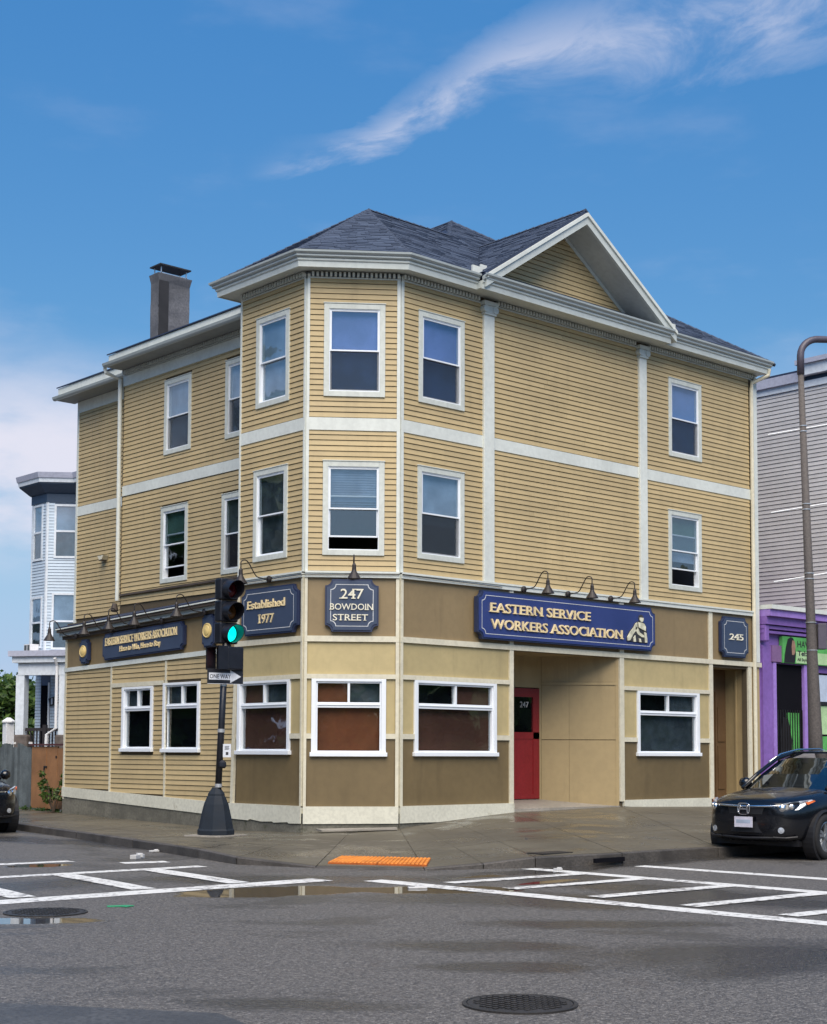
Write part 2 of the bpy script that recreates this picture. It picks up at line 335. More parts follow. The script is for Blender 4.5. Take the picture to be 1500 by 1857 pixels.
# ------------------------------------------------------------------ mesh helpers
ORG = {}
class Fr:
    """a facade: s runs along the wall, d outwards, z up"""
    def __init__(s, o, u, n): s.o, s.u, s.n = Vector((*o, 0)), Vector((*u, 0)), Vector((*n, 0))
    def p(s, a, d, z): return s.o + s.u*a + s.n*d + Vector((0, 0, z))
WORLD = Fr((0, 0), (1, 0), (0, 1))
BOXF = [(0, 1, 3, 2), (4, 6, 7, 5), (0, 4, 5, 1), (2, 3, 7, 6), (0, 2, 6, 4), (1, 5, 7, 3)]
class MB:
    def __init__(s): s.v = []; s.f = []; s.tone = None; s.col = []
    def add(s, vs, fs, tone=.5):
        k = len(s.v); s.v += [Vector(v) for v in vs]
        for f in fs: s.f.append(tuple(i+k for i in f)); s.col.append(tone)
        return s
    def box(s, F, s0, s1, d0, d1, z0, z1, tone=.5):
        return s.add([F.p(a, d, z) for a in (s0, s1) for d in (d0, d1) for z in (z0, z1)], BOXF, tone)
    def wedge(s, F, s0, s1, d0, d1, za, zb):      # different z range at each end
        return s.add([F.p(a, d, z) for a, zz in ((s0, za), (s1, zb)) for d in (d0, d1) for z in zz], BOXF)
    def cube(s, c, e, rz=0):
        cs, sn = math.cos(rz), math.sin(rz)
        F = Fr((c[0], c[1]), (cs, sn), (-sn, cs))
        return s.box(F, -e[0]/2, e[0]/2, -e[1]/2, e[1]/2, c[2]-e[2]/2, c[2]+e[2]/2)
    def prism(s, pts, off):                        # polygon (world points) extruded by a vector
        n = len(pts); off = Vector(off); pts = [Vector(p) for p in pts]
        return s.add(pts+[p+off for p in pts], [tuple(range(n)), tuple(range(2*n-1, n-1, -1))]+[(i, (i+1) % n, n+(i+1) % n, n+i) for i in range(n)])
    def fprism(s, F, sz, d0, d1): return s.prism([F.p(a, d0, z) for a, z in sz], F.n*(d1-d0))
    def sheet(s, pts): return s.add(pts, [tuple(range(len(pts)))])
    def tube(s, pts, r, n=10, cap=True):
        pts = [Vector(p) for p in pts]; rs = r if isinstance(r, (list, tuple)) else [r]*len(pts)
        k = len(s.v); up = Vector((0, 0, 1)); prev = None
        for i, p in enumerate(pts):
            t = (pts[min(i+1, len(pts)-1)]-pts[max(i-1, 0)]).normalized()
            if prev is None:
                a = t.cross(up if abs(t.z) < .9 else Vector((1, 0, 0))).normalized()
            else:
                a = (prev-t*prev.dot(t)).normalized()
            prev = a; b = t.cross(a)
            s.v += [p+(a*math.cos(q*2*math.pi/n)+b*math.sin(q*2*math.pi/n))*rs[i] for q in range(n)]
        for i in range(len(pts)-1):
            for q in range(n):
                s.f.append((k+i*n+q, k+i*n+(q+1) % n, k+(i+1)*n+(q+1) % n, k+(i+1)*n+q)); s.col.append(.5)
        if cap:
            s.f += [tuple(k+q for q in range(n)), tuple(k+(len(pts)-1)*n+q for q in range(n-1, -1, -1))]; s.col += [.5, .5]
        return s
    def lathe(s, prof, c, axis=(0, 0, 1), n=20, squash=1.):   # prof: (radius, height along axis)
        ax = Vector(axis).normalized(); a = ax.cross(Vector((0, 0, 1)) if abs(ax.z) < .9 else Vector((1, 0, 0))).normalized(); b = ax.cross(a); c = Vector(c); k = len(s.v)
        for r, h in prof: s.v += [c+ax*h+(a*math.cos(q*2*math.pi/n)+b*math.sin(q*2*math.pi/n))*r for q in range(n)]
        for i in range(len(prof)-1):
            for q in range(n): s.f.append((k+i*n+q, k+i*n+(q+1) % n, k+(i+1)*n+(q+1) % n, k+(i+1)*n+q)); s.col.append(.5)
        s.f += [tuple(k+q for q in range(n-1, -1, -1)), tuple(k+(len(prof)-1)*n+q for q in range(n))]; s.col += [.5, .5]
        return s
    def sweep(s, path, prof, side=1, close_ends=True):       # path: 2D points, prof: closed (d, z) ring, d to the chosen side
        k = len(s.v); n = len(path); m = len(prof)
        P2 = [Vector((p[0], p[1])) for p in path]
        for i in range(n):
            ns = []
            for a, b in ((i-1, i), (i, i+1)):
                if 0 <= a and b < n:
                    t = (P2[b]-P2[a]).normalized(); ns.append(Vector((t.y, -t.x))*side)
            nn = ns[0] if len(ns) == 1 else (ns[0]+ns[1])/(1+ns[0].dot(ns[1]))
            for d, z in prof: s.v.append(Vector((P2[i].x+nn.x*d, P2[i].y+nn.y*d, z)))
        for i in range(n-1):
            for q in range(m): s.f.append((k+i*m+q, k+i*m+(q+1) % m, k+(i+1)*m+(q+1) % m, k+(i+1)*m+q)); s.col.append(.5)
        if close_ends: s.f += [tuple(k+q for q in range(m)), tuple(k+(n-1)*m+q for q in range(m-1, -1, -1))]; s.col += [.5, .5]
        return s
    def build(s, name, m, parent=None, smooth=False, tone=False, bevel=0, recalc=True, kind=None, label=None, subsurf=0):
        o0 = ORG.get(parent.name, Vector()) if parent else Vector()
        me = bpy.data.meshes.new(name); me.from_pydata([tuple(v-o0) for v in s.v], [], s.f)
        if tone:
            at = me.attributes.new('tone', 'FLOAT', 'FACE'); at.data.foreach_set('value', s.col)
        if recalc or bevel:
            bm = bmesh.new(); bm.from_mesh(me)
            if recalc: bmesh.ops.recalc_face_normals(bm, faces=bm.faces)
            if bevel: bmesh.ops.bevel(bm, geom=[e for e in bm.edges if len(e.link_faces) == 2 and e.calc_face_angle(0) > .6], offset=bevel, segments=2, affect='EDGES', profile=.5)
            bm.to_mesh(me); bm.free()
        me.materials.append(M[m] if isinstance(m, str) else m)
        if smooth: me.polygons.foreach_set('use_smooth', [True]*len(me.polygons))
        o = bpy.data.objects.new(name, me); COL.objects.link(o)
        if parent: o.parent = parent
        ORG[o.name] = o0
        if subsurf:
            md = o.modifiers.new('sub', 'SUBSURF'); md.levels = md.render_levels = subsurf
        if kind: o['kind'] = kind
        if label: o['label'] = label
        return o
def root(name, loc, label, cat, group=None):
    o = bpy.data.objects.new(name, None); COL.objects.link(o); o.location = loc; o.empty_display_size = .3
    ORG[o.name] = Vector(loc); o['label'] = label; o['category'] = cat
    if group: o['group'] = group
    return o
def tag(o, label, cat, group=None):
    o['label'] = label; o['category'] = cat
    if group: o['group'] = group
    return o
def struct(o): o['kind'] = 'structure'; return o
def copy_tree(o, parent=None):
    c = o.copy(); COL.objects.link(c)
    if parent: c.parent = parent
    for ch in list(o.children): copy_tree(ch, c)
    return c
def holes_rects(s0, s1, z0, z1, holes):
    zs = sorted({z0, z1, *[min(max(h[2], z0), z1) for h in holes], *[min(max(h[3], z0), z1) for h in holes]}); out = []
    for a, b in zip(zs, zs[1:]):
        mid = (a+b)/2; cur = s0
        for h in sorted(h for h in holes if h[2] < mid < h[3]):
            if h[0] > cur: out.append((cur, min(h[0], s1), a, b))
            cur = max(cur, h[1])
        if cur < s1: out.append((cur, s1, a, b))
    return out
def text_mesh(txt, F, right, sL, sR, z0, z1, d, m, parent, name='lettering', thick=.018, serif=True, bold=.0, slant=0., label=None, zs=0., split=False):
    """raised lettering; right=+1 when reading direction is +s; the text fills sL..sR and z0..z1 (cap height); zs shears z along the line"""
    cu = bpy.data.curves.new('t', 'FONT'); cu.body = txt; cu.size = 1; cu.resolution_u = 3; cu.offset = bold
    o = bpy.data.objects.new('t', cu); COL.objects.link(o); dg = bpy.context.evaluated_depsgraph_get()
    me = bpy.data.meshes.new_from_object(o.evaluated_get(dg)); bpy.data.objects.remove(o)
    vs = [v.co.copy() for v in me.vertices]
    xs = [v.x for v in vs]; x0, x1 = min(xs), max(xs)
    capt = .729 if not any(ch.isdigit() for ch in txt) else max(v.y for v in vs)
    bm = bmesh.new(); bm.from_mesh(me)
    rects = []
    if serif:
        seen = []
        for e in bm.edges:
            if len(e.link_faces) != 1: continue
            a, b = e.verts[0].co, e.verts[1].co
            if abs(a.y-b.y) < .004 and abs(a.x-b.x) > .03:
                y = a.y; l, r = min(a.x, b.x), max(a.x, b.x)
                for yy, sg in ((0, 1), (capt, -1)):
                    if abs(y-yy) < .03:
                        if r-l < .17: rects.append((l-.085, r+.085, yy, yy+sg*.06))
                        else: rects.append((l-.085, r+.0, yy, yy+sg*.06))
    bmesh.ops.triangulate(bm, faces=bm.faces)
    kx = (sR-sL)/(x1-x0); kz = (z1-z0)/capt
    def W(x, y, dd):
        a = (x-x0)*kx + slant*y*kz
        return F.p(sL+a if right > 0 else sR-a, dd, z0+y*kz+zs*a)
    # group the outline islands into letters
    bm.verts.ensure_lookup_table(); bm.verts.index_update(); isl = {}; groups = []
    for v0 in bm.verts:
        if v0.index in isl: continue
        stack = [v0]; k = len(groups); isl[v0.index] = k; xa = xb = v0.co.x
        while stack:
            v = stack.pop(); xa, xb = min(xa, v.co.x), max(xb, v.co.x)
            for e in v.link_edges:
                o_ = e.other_vert(v)
                if o_.index not in isl: isl[o_.index] = k; stack.append(o_)
        groups.append([xa, xb])
    par = list(range(len(groups)))
    for a in range(len(groups)):
        for b in range(a):
            ov = min(groups[a][1], groups[b][1])-max(groups[a][0], groups[b][0])
            if not split or ov > .6*min(groups[a][1]-groups[a][0], groups[b][1]-groups[b][0]):
                ra, rb = par[a], par[b]; par = [ra if x == rb else x for x in par]
    out = []
    for gk in sorted(set(par)):
        B = MB(); vid = [v.index for v in bm.verts if par[isl[v.index]] == gk]; mp = {v: i for i, v in enumerate(vid)}; n = len(vid)
        front = [W(bm.verts[i].co.x, bm.verts[i].co.y, d+thick) for i in vid]; back = [W(bm.verts[i].co.x, bm.verts[i].co.y, d) for i in vid]
        fs = [tuple(mp[v.index] for v in f.verts) for f in bm.faces if f.verts[0].index in mp]
        allf = fs+[tuple(i+n for i in reversed(f)) for f in fs]
        for e in bm.edges:
            if len(e.link_faces) == 1 and e.verts[0].index in mp: i, j = mp[e.verts[0].index], mp[e.verts[1].index]; allf.append((i, j, j+n, i+n))
        B.add(front+back, allf)
        gx0 = min(bm.verts[i].co.x for i in vid); gx1 = max(bm.verts[i].co.x for i in vid)
        for k, (l, r, ya, yb) in enumerate(rects):
            if not (gx0-.02 <= (l+r)/2 <= gx1+.02): continue
            ya, yb = min(ya, yb), max(ya, yb); e = .0006*(k % 3+1)
            B.add([W(x, y, q) for x in (l, r) for q in (d, d+thick+e) for y in (ya, yb)], BOXF)
        out.append(B.build('letter' if split else name, m, parent, label=label))
    bm.free(); bpy.data.meshes.remove(me)
    return out


# ------------------------------------------------------------------ ground
struct(MB().sheet([(-400, -400, 0), (400, -400, 0), (400, 500, 0), (-400, 500, 0)]).build('road', 'road', recalc=False))
# pavement ribbon: kerb point and inner point per station
ST = [((-.4, 30, .13), (2.6, 30, .2)), ((-2.3, 16, .13), (-.2, 16, .2)), ((-3.1, 12, .13), (-.55, 12.5, .19)), ((-4.0, 7.0, .13), (-1.30, 9.4, .17)), ((-4.6, 3.5, .13), (-1.33, 5.6, .11)),
      ((-5.15, .7, .13), (-1.35, 3.0, .065)), ((-5.7, -2.0, .13), (-1.37, 1.06, .11)), ((-6.0, -3.4, .10), (-1.12, .83, .12)), ((-5.55, -4.6, .022), (-.70, .50, .14)), ((-4.7, -5.85, .022), (.02, -.02, .18)),
      ((-3.9, -6.15, .07), (.45, -.02, .22)), ((-3.2, -6.45, .14), (1.3, -.02, .29)), ((-1.7, -6.72, .15), (3.0, -.02, .41)), ((.5, -6.75, .15), (6.2, -.02, .45)), ((3.2, -6.75, .16), (9.3, -.02, .39)), ((8, -6.75, .18), (13, -.02, .40)), ((16, -6.75, .2), (18, -.02, .42)), ((40, -6.75, .2), (40, -.02, .42))]
def rib(i, s):
    a, b = Vector(ST[i][0]), Vector(ST[i][1]); return a.lerp(b, s)
pave = MB()
for i in range(len(ST)-1):
    q = [rib(i, 0), rib(i+1, 0), rib(i+1, 1), rib(i, 1)]
    dn = Vector((0, 0, -.022))
    pave.sheet([v+dn for v in q])
pave = struct(pave.build('pavement', 'darkjoint', recalc=False))
def shrink(q, g):
    c = sum(q, Vector())/4
    return [p+(c-p).normalized()*g for p in q]
for i in range(len(ST)-1):
    a0, b0 = rib(i, 0), rib(i, 1); k0 = .17/(b0-a0).length; a1, b1 = rib(i+1, 0), rib(i+1, 1); k1 = .17/(b1-a1).length
    # kerb stones, split into lengths
    seg = max(1, round((a1-a0).length/2.1))
    for j in range(seg if i < 16 else 3):
        t0, t1 = j/seg, (j+1)/seg
        o0, o1 = a0.lerp(a1, t0), a0.lerp(a1, t1); n0, n1 = o0+(b0-a0)*k0, o1+(b1-a1)*k1
        hh = [max(.02, v.z)+random.uniform(-.006, .006) for v in (o0, o1)]
        q = shrink([Vector((v.x, v.y, -.05)) for v in (o0, o1, n1, n0)], .004)
        B = MB(); top = [Vector((q[0].x, q[0].y, hh[0])), Vector((q[1].x, q[1].y, hh[1])), Vector((q[2].x, q[2].y, hh[1]+.004)), Vector((q[3].x, q[3].y, hh[0]+.004))]
        B.add(q+top, [(3, 2, 1, 0), (4, 5, 6, 7), (0, 1, 5, 4), (1, 2, 6, 5), (2, 3, 7, 6), (3, 0, 4, 7)]).build('kerb_stone', 'granite', pave, bevel=.012)
    cuts = [0, .36, 1] if i != 8 else [0, .30, .62, 1]
    for j in range(len(cuts)-1):
        c0 = max(cuts[j], 0); c1 = cuts[j+1]
        f0 = k0 if j == 0 else c0; f1 = k1 if j == 0 else c0
        q = shrink([rib(i, f0), rib(i+1, f1), rib(i+1, c1), rib(i, c1)], .013)
        MB().prism(q, (0, 0, -.06)).build('slab', 'pave', pave)
# tactile mat on the ramp
tact = root('tactile_strip', (-4.4, -4.5, .03), 'orange bumpy tactile strip set in the corner kerb ramp', 'tactile strip')
ta = [Vector(p) for p in ((-5.20, -4.42, .052), (-4.46, -5.64, .052), (-3.72, -4.92, .068), (-4.42, -3.76, .068))]
for k in range(2):
    q = [ta[0].lerp(ta[1], k/2), ta[0].lerp(ta[1], (k+1)/2), ta[3].lerp(ta[2], (k+1)/2), ta[3].lerp(ta[2], k/2)]
    q = shrink(q, .008); b = MB().prism(q, (0, 0, -.05)).build('tile', 'orange2', tact)
    D = MB()
    for i in range(12):
        for j in range(15):
            p = q[0].lerp(q[1], (i+.5)/12).lerp(q[3].lerp(q[2], (i+.5)/12), (j+.5)/15)
            D.lathe([(.027, -.004), (.023, .010), (.013, .014)], p, n=6)
    D.build('domes', 'orange', b, kind='stuff')
# road markings
def strip(p, q, wd, z=.004):
    p, q = Vector((*p, 0)), Vector((*q, 0)); t = (q-p).normalized(); n = Vector((-t.y, t.x, 0))*wd/2
    seg = max(2, int((q-p).length/.35)); B = MB(); top = []; bot = []
    for i in range(seg+1):
        c = p.lerp(q, i/seg); j1, j2 = random.uniform(-.012, .012), random.uniform(-.012, .012)
        top.append(c+n+n.normalized()*j1); bot.append(c-n+n.normalized()*j2)
    vs = [v+Vector((0, 0, z)) for v in top+bot]
    return B.add(vs, [(i, i+1, seg+2+i, seg+1+i) for i in range(seg)])
cw = root('crosswalk', (-9, -4.6, 0), 'white ladder crosswalk across the left street beside the traffic signal', 'crosswalk')
for a, b, wd in (((-14, -6.25), (-6.65, -6.12), .42), ((-14, -3.25), (-6.55, -3.38), .26)): strip(a, b, wd).build('stripe', 'paint', cw)
for x in (-7.55, -8.85, -10.35, -11.8): strip((x+.12, -3.52), (x-.18, -5.9), .30, .008).build('stripe', 'paint', cw)
cw2 = root('crosswalk', (-4.7, -9, 0), 'white ladder crosswalk across the right street before the parked car', 'crosswalk')
for a, b, wd in (((-6.25, -6.6), (-5.95, -17), .32), ((-3.4, -6.5), (-3.35, -17), .28)): strip(a, b, wd).build('stripe', 'paint', cw2)
for y in (-7.55, -8.55, -9.85, -11.1, -12.3, -13.7): strip((-3.55, y-.02), (-5.8, y+.06), .24, .008).build('stripe', 'paint', cw2)
tag(strip((-1.85, -7.15), (-1.5, -17), .28).build('stop_line', 'paint'), 'white stop line across the right street under the parked black car nose', 'road marking')
tag(strip((-14, -1.0), (-7.45, -1.42), .26).build('stop_line', 'paint'), 'white stop line across the left street beyond the ladder crosswalk', 'road marking')
tag(strip((-7.1, -2.2), (-6.45, -2.35), .3).build('paint_patch', 'paint'), 'short worn white paint patch near the left kerb', 'road marking')
def manhole(c, r, label):
    m = root('manhole_cover', (*c, 0), label, 'manhole')
    MB().lathe([(r, .001), (r, .012), (r*.93, .014), (r*.925, .006)], (*c, 0), n=40).build('rim', 'iron', m)
    MB().lathe([(r*.915, .004), (r*.91, .012), (r*.05, .012), (r*.045, .008)], (*c, 0), n=40).build('lid', 'iron', m)
    B = MB()
    for i in range(-5, 6):
        for j in range(-5, 6):
            if math.hypot(i, j) < 5.3: B.cube((c[0]+i*r*.15, c[1]+j*r*.15, .015), (r*.085, r*.085, .006))
    B.build('tread', 'iron', m, kind='stuff')
manhole((-11.45, -14.10), .36, 'round iron manhole cover in the near foreground asphalt')
manhole((-11.08, -7.40), .40, 'round iron manhole cover by the left crosswalk')
MB().prism([(-1.28, .80, .155), (-.16, -.13, .185), (-.34, -.36, .18), (-1.42, .45, .15)], (0, 0, .03)).build('doorstep_patch', 'concrete', pave)
struct(MB().prism([(-14.6, -10.9, .001), (-13.05, -13.15, .001), (-13.2, -13.9, .001), (-15.8, -14.6, .001), (-17.5, -11.8, .001)], (0, 0, .004)).build('asphalt_patch', 'patch'))
# litter
for c, e, rz, lab in (((-6.45, -1.55, .03), (.26, .10, .06), .5, 'crumpled white paper in the gutter near the signal base'), ((-5.5, -.5, .02), (.16, .07, .03), .2, 'small white scrap by the left kerb'), ((-6.55, -7.75, .01), (.22, .08, .02), -.6, 'flat white wrapper on the asphalt near the puddle'), ((-3.35, -7.0, .02), (.10, .08, .03), 0, 'tiny pale scrap in the gutter near the right crosswalk')):
    B = MB(); B.cube(c, e, rz); B.cube((c[0]+.05, c[1]+.02, c[2]+e[2]*.3), (e[0]*.5, e[1]*.8, e[2]), rz+.7)
    tag(B.build('litter', 'rubbish', bevel=.006), lab, 'litter')
B = MB(); B.cube((-10.25, -7.35, .008), (.22, .06, .012), -.4); B.cube((-10.18, -7.42, .008), (.12, .07, .010), .3)
tag(B.build('litter', 'leafgreen', bevel=.003), 'flat green wrapper beside the left manhole cover', 'litter')
cb = root('storm_drain', (-1.9, -6.7, .15), 'dark storm drain slot and lid in the right kerb', 'drain')
MB().cube((-2.55, -6.12, .158), (.62, .30, .02), 0).build('lid', 'iron', cb)
MB().cube((-2.0, -6.735, .07), (.62, .05, .06), 0).build('inlet_slot', 'dark', cb)

# ------------------------------------------------------------------ the corner building
AL = R_(37.088); LC = 1.7375
FR = Fr((0, 0), (1, 0), (0, -1))
FC = Fr((0, 0), (-math.cos(AL), math.sin(AL)), (-math.sin(AL), -math.cos(AL)))
C2 = (-LC*math.cos(AL), LC*math.sin(AL)); BB = 2.07
FL = Fr(C2, (0, 1), (-1, 0))
Y1 = C2[1]+BB
XB, XA, XG = C2[0]+1.37, C2[0]+1.37+.727, C2[0]+.05
FB = Fr((XB, Y1), (0, 1), (-1, 0)); FA = Fr((XA, Y1), (0, 1), (-1, 0)); FG = Fr((XG, Y1), (0, 1), (-1, 0))
BD = root('corner_building', (2, 2, .2), 'three storey yellow clapboard corner building with chamfered bay and tan storefront', 'building')
EXP = .1016; boards = []
ubm = MB().add([(x, d, z) for x in (0, 1) for d, z in ((0, .012), (.028, .012), (.013, EXP), (0, EXP))], [(0, 1, 2, 3), (7, 6, 5, 4), (0, 4, 5, 1), (1, 5, 6, 2), (2, 6, 7, 3), (3, 7, 4, 0)])
def board_mesh(name, m):
    me = bpy.data.meshes.new(name); me.from_pydata([tuple(v) for v in ubm.v], [], ubm.f)
    bm = bmesh.new(); bm.from_mesh(me); bmesh.ops.recalc_face_normals(bm, faces=bm.faces); bm.to_mesh(me); bm.free()
    me.materials.append(M[m]); return me
BME = board_mesh('clapboard', 'siding')
def wall(F, s0, s1, z0, z1, clap_h, back_h, clap_spans, parent=BD, label=None, d=0., z_first=None):
    B = MB()
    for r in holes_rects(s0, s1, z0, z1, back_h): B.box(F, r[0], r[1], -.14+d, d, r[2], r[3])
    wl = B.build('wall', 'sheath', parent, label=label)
    def emit(a, b, z, h):
        if b-a > 2.9 and random.random() < .8:      # boards butt end to end
            m_ = a+(b-a)*random.uniform(.25, .75); boards.append((F, a, m_-.002, z, h, d, wl)); boards.append((F, m_+.002, b, z, h, d, wl))
        else: boards.append((F, a, b, z, h, d, wl))
    for (a, b, za, zb) in clap_spans:
        k = 0; z = za
        while z < zb-.03:
            top = min(z+EXP, zb)
            cur = a
            for h in sorted(h for h in clap_h if h[2] < z+.06 and h[3] > z+.03):
                if h[0] > cur: emit(cur, min(h[0], b), z, top-z)
                cur = max(cur, h[1])
            if cur < b: emit(cur, b, z, top-z)
            z += EXP
    return wl
def place_board(F, a, b, z, h, d, parent, me, name='clapboard'):
    o = bpy.data.objects.new(name, me); COL.objects.link(o)
    o0 = ORG[parent.name]; p = F.p(a, d, z)-o0; L = b-a
    kz = h/EXP; jz = random.uniform(-.0012, .0012)
    o.matrix_local = Matrix(((F.u.x*L, F.n.x, 0, p.x), (F.u.y*L, F.n.y, 0, p.y), (0, 0, kz, p.z+jz), (0, 0, 0, 1)))
    o.parent = parent; return o
def scr_len(F, a, b, z):
    def pj(P): v = P-CAM; return Vector((v.dot(rt), v.dot(upv)))/v.dot(fwd)*FPX, v.dot(fwd)
    p, d1 = pj(F.p(a, 0, z)); q, d2 = pj(F.p(b, 0, z)); return (p-q).length/((d1+d2)/2)

def upper_window(F, right, s0, s1, z0, z1, up='shadeviolet', lo='curtain', screen=True, half_open=0, parent=BD, mats=('casing', 'vinyl'), cw_=.10, up_frac=1., lo_frac=1.):
    B = MB()
    for r in ((s0, s0+cw_, z0, z1), (s1-cw_, s1, z0, z1), (s0+cw_, s1-cw_, z1-cw_, z1), (s0+cw_, s1-cw_, z0, z0+cw_)): B.box(F, r[0], r[1], -.02, .045, r[2], r[3])
    B.box(F, s0-.012, s1+.012, .0, .058, z1+.0005, z1+.018)
    win = B.build('window', mats[0], parent, bevel=.004)
    a, b, c, e = s0+cw_, s1-cw_, z0+cw_, z1-cw_; j = .016; B = MB()
    for r in ((a, a+j, c, e), (b-j, b, c, e), (a+j, b-j, e-j, e), (a+j, b-j, c, c+j)): B.box(F, r[0], r[1], -.10, .030, r[2], r[3])
    B.build('jamb', mats[1], win)
    a, b, c, e = a+j, b-j, c+j, e-j; mid = (c+e)/2; st = .029
    def sash(z_0, z_1, d0, d1, nm):
        B = MB()
        for r in ((a, a+st, z_0, z_1), (b-st, b, z_0, z_1), (a+st, b-st, z_1-st, z_1), (a+st, b-st, z_0, z_0+st)): B.box(F, r[0], r[1], d0, d1, r[2], r[3])
        o = B.build(nm, mats[1], win, bevel=.003)
        B = MB(); B.box(F, a+st, b-st, (d0+d1)/2-.002, (d0+d1)/2+.002, z_0+st, z_1-st).build('pane', 'glass', win)
    lift = half_open*(mid-c)
    sash(mid-.02, e, -.012, .020, 'upper_sash'); sash(c+lift, mid+.02+lift, -.052, -.020, 'lower_sash')
    if screen and not half_open: MB().box(F, a+.004, b-.004, .000, .003, c+.004, mid-.024).build('screen', 'screen', win)
    if up: MB().box(F, a, b, -.085, -.075, e-(e-mid)*up_frac, e).build('blind', up, win)
    if lo: MB().box(F, a, b, -.098, -.088, mid-.01-(mid-c)*lo_frac, mid-.01).build('curtain', lo, win)
    return win
def store_window(F, s0, s1, z0, z1, drape, drape2, parent=BD, lean=0.):
    tw = .085; B = MB()
    B.box(F, s0, s0+tw, -.02, .05, z0+.06, z1); B.box(F, s1-tw, s1, -.02, .05, z0+.06, z1); B.box(F, s0+tw, s1-tw, -.02, .05, z1-.05, z1)
    win = B.build('window', 'vinyl', parent, bevel=.005)
    MB().box(F, s0-.025, s1+.025, -.02, .085, z0, z0+.075).build('sill', 'vinyl', win, bevel=.006)
    a, b, c, e = s0+tw, s1-tw, z0+.075, z1-.05; zm = c+(e-c)*.63; m = (a+b)/2; B = MB()
    for r in ((a, a+.03, c, e), (b-.03, b, c, e), (a+.03, b-.03, e-.03, e), (a+.03, b-.03, c, c+.03), (a+.03, b-.03, zm, zm+.10), (m-.022, m+.022, zm+.1, e-.03)): B.box(F, r[0], r[1], -.06, .022, r[2], r[3])
    B.box(F, a+.03, b-.03, -.02, .038, zm+.045, zm+.065)
    B.build('sash_frame', 'vinyl', win, bevel=.004)
    for r in ((a+.03, b-.03, c+.03, zm), (a+.03, m-.022, zm+.1, e-.03), (m+.022, b-.03, zm+.1, e-.03)): MB().box(F, r[0], r[1], -.032, -.028, r[2], r[3]).build('pane', 'glass', win)
    MB().box(F, a, b, -.10, -.09, c-.05, zm+.05).build('drape', drape, win)
    MB().box(F, a, m, -.10, -.09, zm+.051, e).build('drape', drape2[0], win); MB().box(F, m, b, -.11, -.10, zm+.051, e).build('drape', drape2[1], win)
    return win
Z0U, ZB0, ZB1, ZTOP = 4.88, 7.51, 7.745, 10.42
W3, W2 = (8.145, 9.90), (5.18, 6.93)
def holes(ws, inset=0.): return [(a+inset, b-inset, c+inset, e-inset) for a, b, c, e in ws]
# --- upper walls
wR = [(.435, 1.63, *W3), (.42, 1.63, *W2), (7.92, 9.10, *W3), (7.88, 9.06, *W2)]
wC = [(.283, 1.425, *W3), (.283, 1.424, *W2)]
wL = [(.495, 1.545, *W3), (.51, 1.58, *W2)]
wB = [(1.40, 2.47, 8.22, 9.91), (3.78, 4.86, 8.22, 9.91), (1.47, 2.55, 5.32, 7.03), (3.85, 4.93, 5.32, 7.03)]
spR = []; spC = []; spL = []; spB = []; spA = []
for za, zb in ((Z0U, ZB0), (ZB1, ZTOP)):
    spR += [(.06, 2.14, za, zb), (2.42, 6.88, za, zb), (7.125, 10.93, za, zb)]
    spC += [(.06, LC-.05, za, zb)]; spL += [(.05, BB-.045, za, zb)]
    spB += [(.0, 6.62, max(za, 4.95), zb if zb < 9 else 10.12)]; spA += [(6.3, 9.98, za, zb if zb < 9 else 10.16)]
wall(FR, 0, 11.22, 4.72, 10.75, wR, holes(wR, .08), spR)
wall(FC, 0, LC, 4.72, 10.75, wC, holes(wC, .08), spC)
wall(FL, 0, BB, 4.72, 10.75, wL, holes(wL, .08), spL)
wall(FB, .0, 6.68, 4.4, 10.75, wB, holes(wB, .08), spB)
wall(FA, 6.2, 10.05, 4.2, 10.75, [], [], spA)
upper_window(FR, 1, *wR[0], up='shadeviolet', lo='shadenavy'); upper_window(FR, 1, *wR[1], up='shadepale', lo='curtain', lo_frac=.25)
upper_window(FR, 1, *wR[2], up='shadeblue', lo='shadenavy'); upper_window(FR, 1, *wR[3], up='greencurtain', lo='shadepale', screen=False, half_open=.45, lo_frac=.3)
upper_window(FC, -1, *wC[0], up='shadeviolet', lo='shadenavy'); upper_window(FC, -1, *wC[1], up='shadepale', lo=None, half_open=.30, up_frac=.8)
upper_window(FL, -1, *wL[0], up='shadepale', lo='shadepale', screen=False); upper_window(FL, -1, *wL[1], up='curtain', lo='curtain', screen=False)
for k, wv in enumerate(wB): upper_window(FB, -1, *wv, up=('shadepale', 'shadepale', 'curtain', 'greencurtain')[k], lo=('shadepale', 'shadepale', None, None)[k], half_open=.3 if k == 3 else 0)
# 2nd-floor interior blinds slats of the chamfer window
B = MB()
for i in range(16): B.box(FC, .43, 1.28, -.072, -.060, 6.10+i*.045, 6.115+i*.045)
B.build('blind_slats', 'shadepale', BD, kind='stuff')
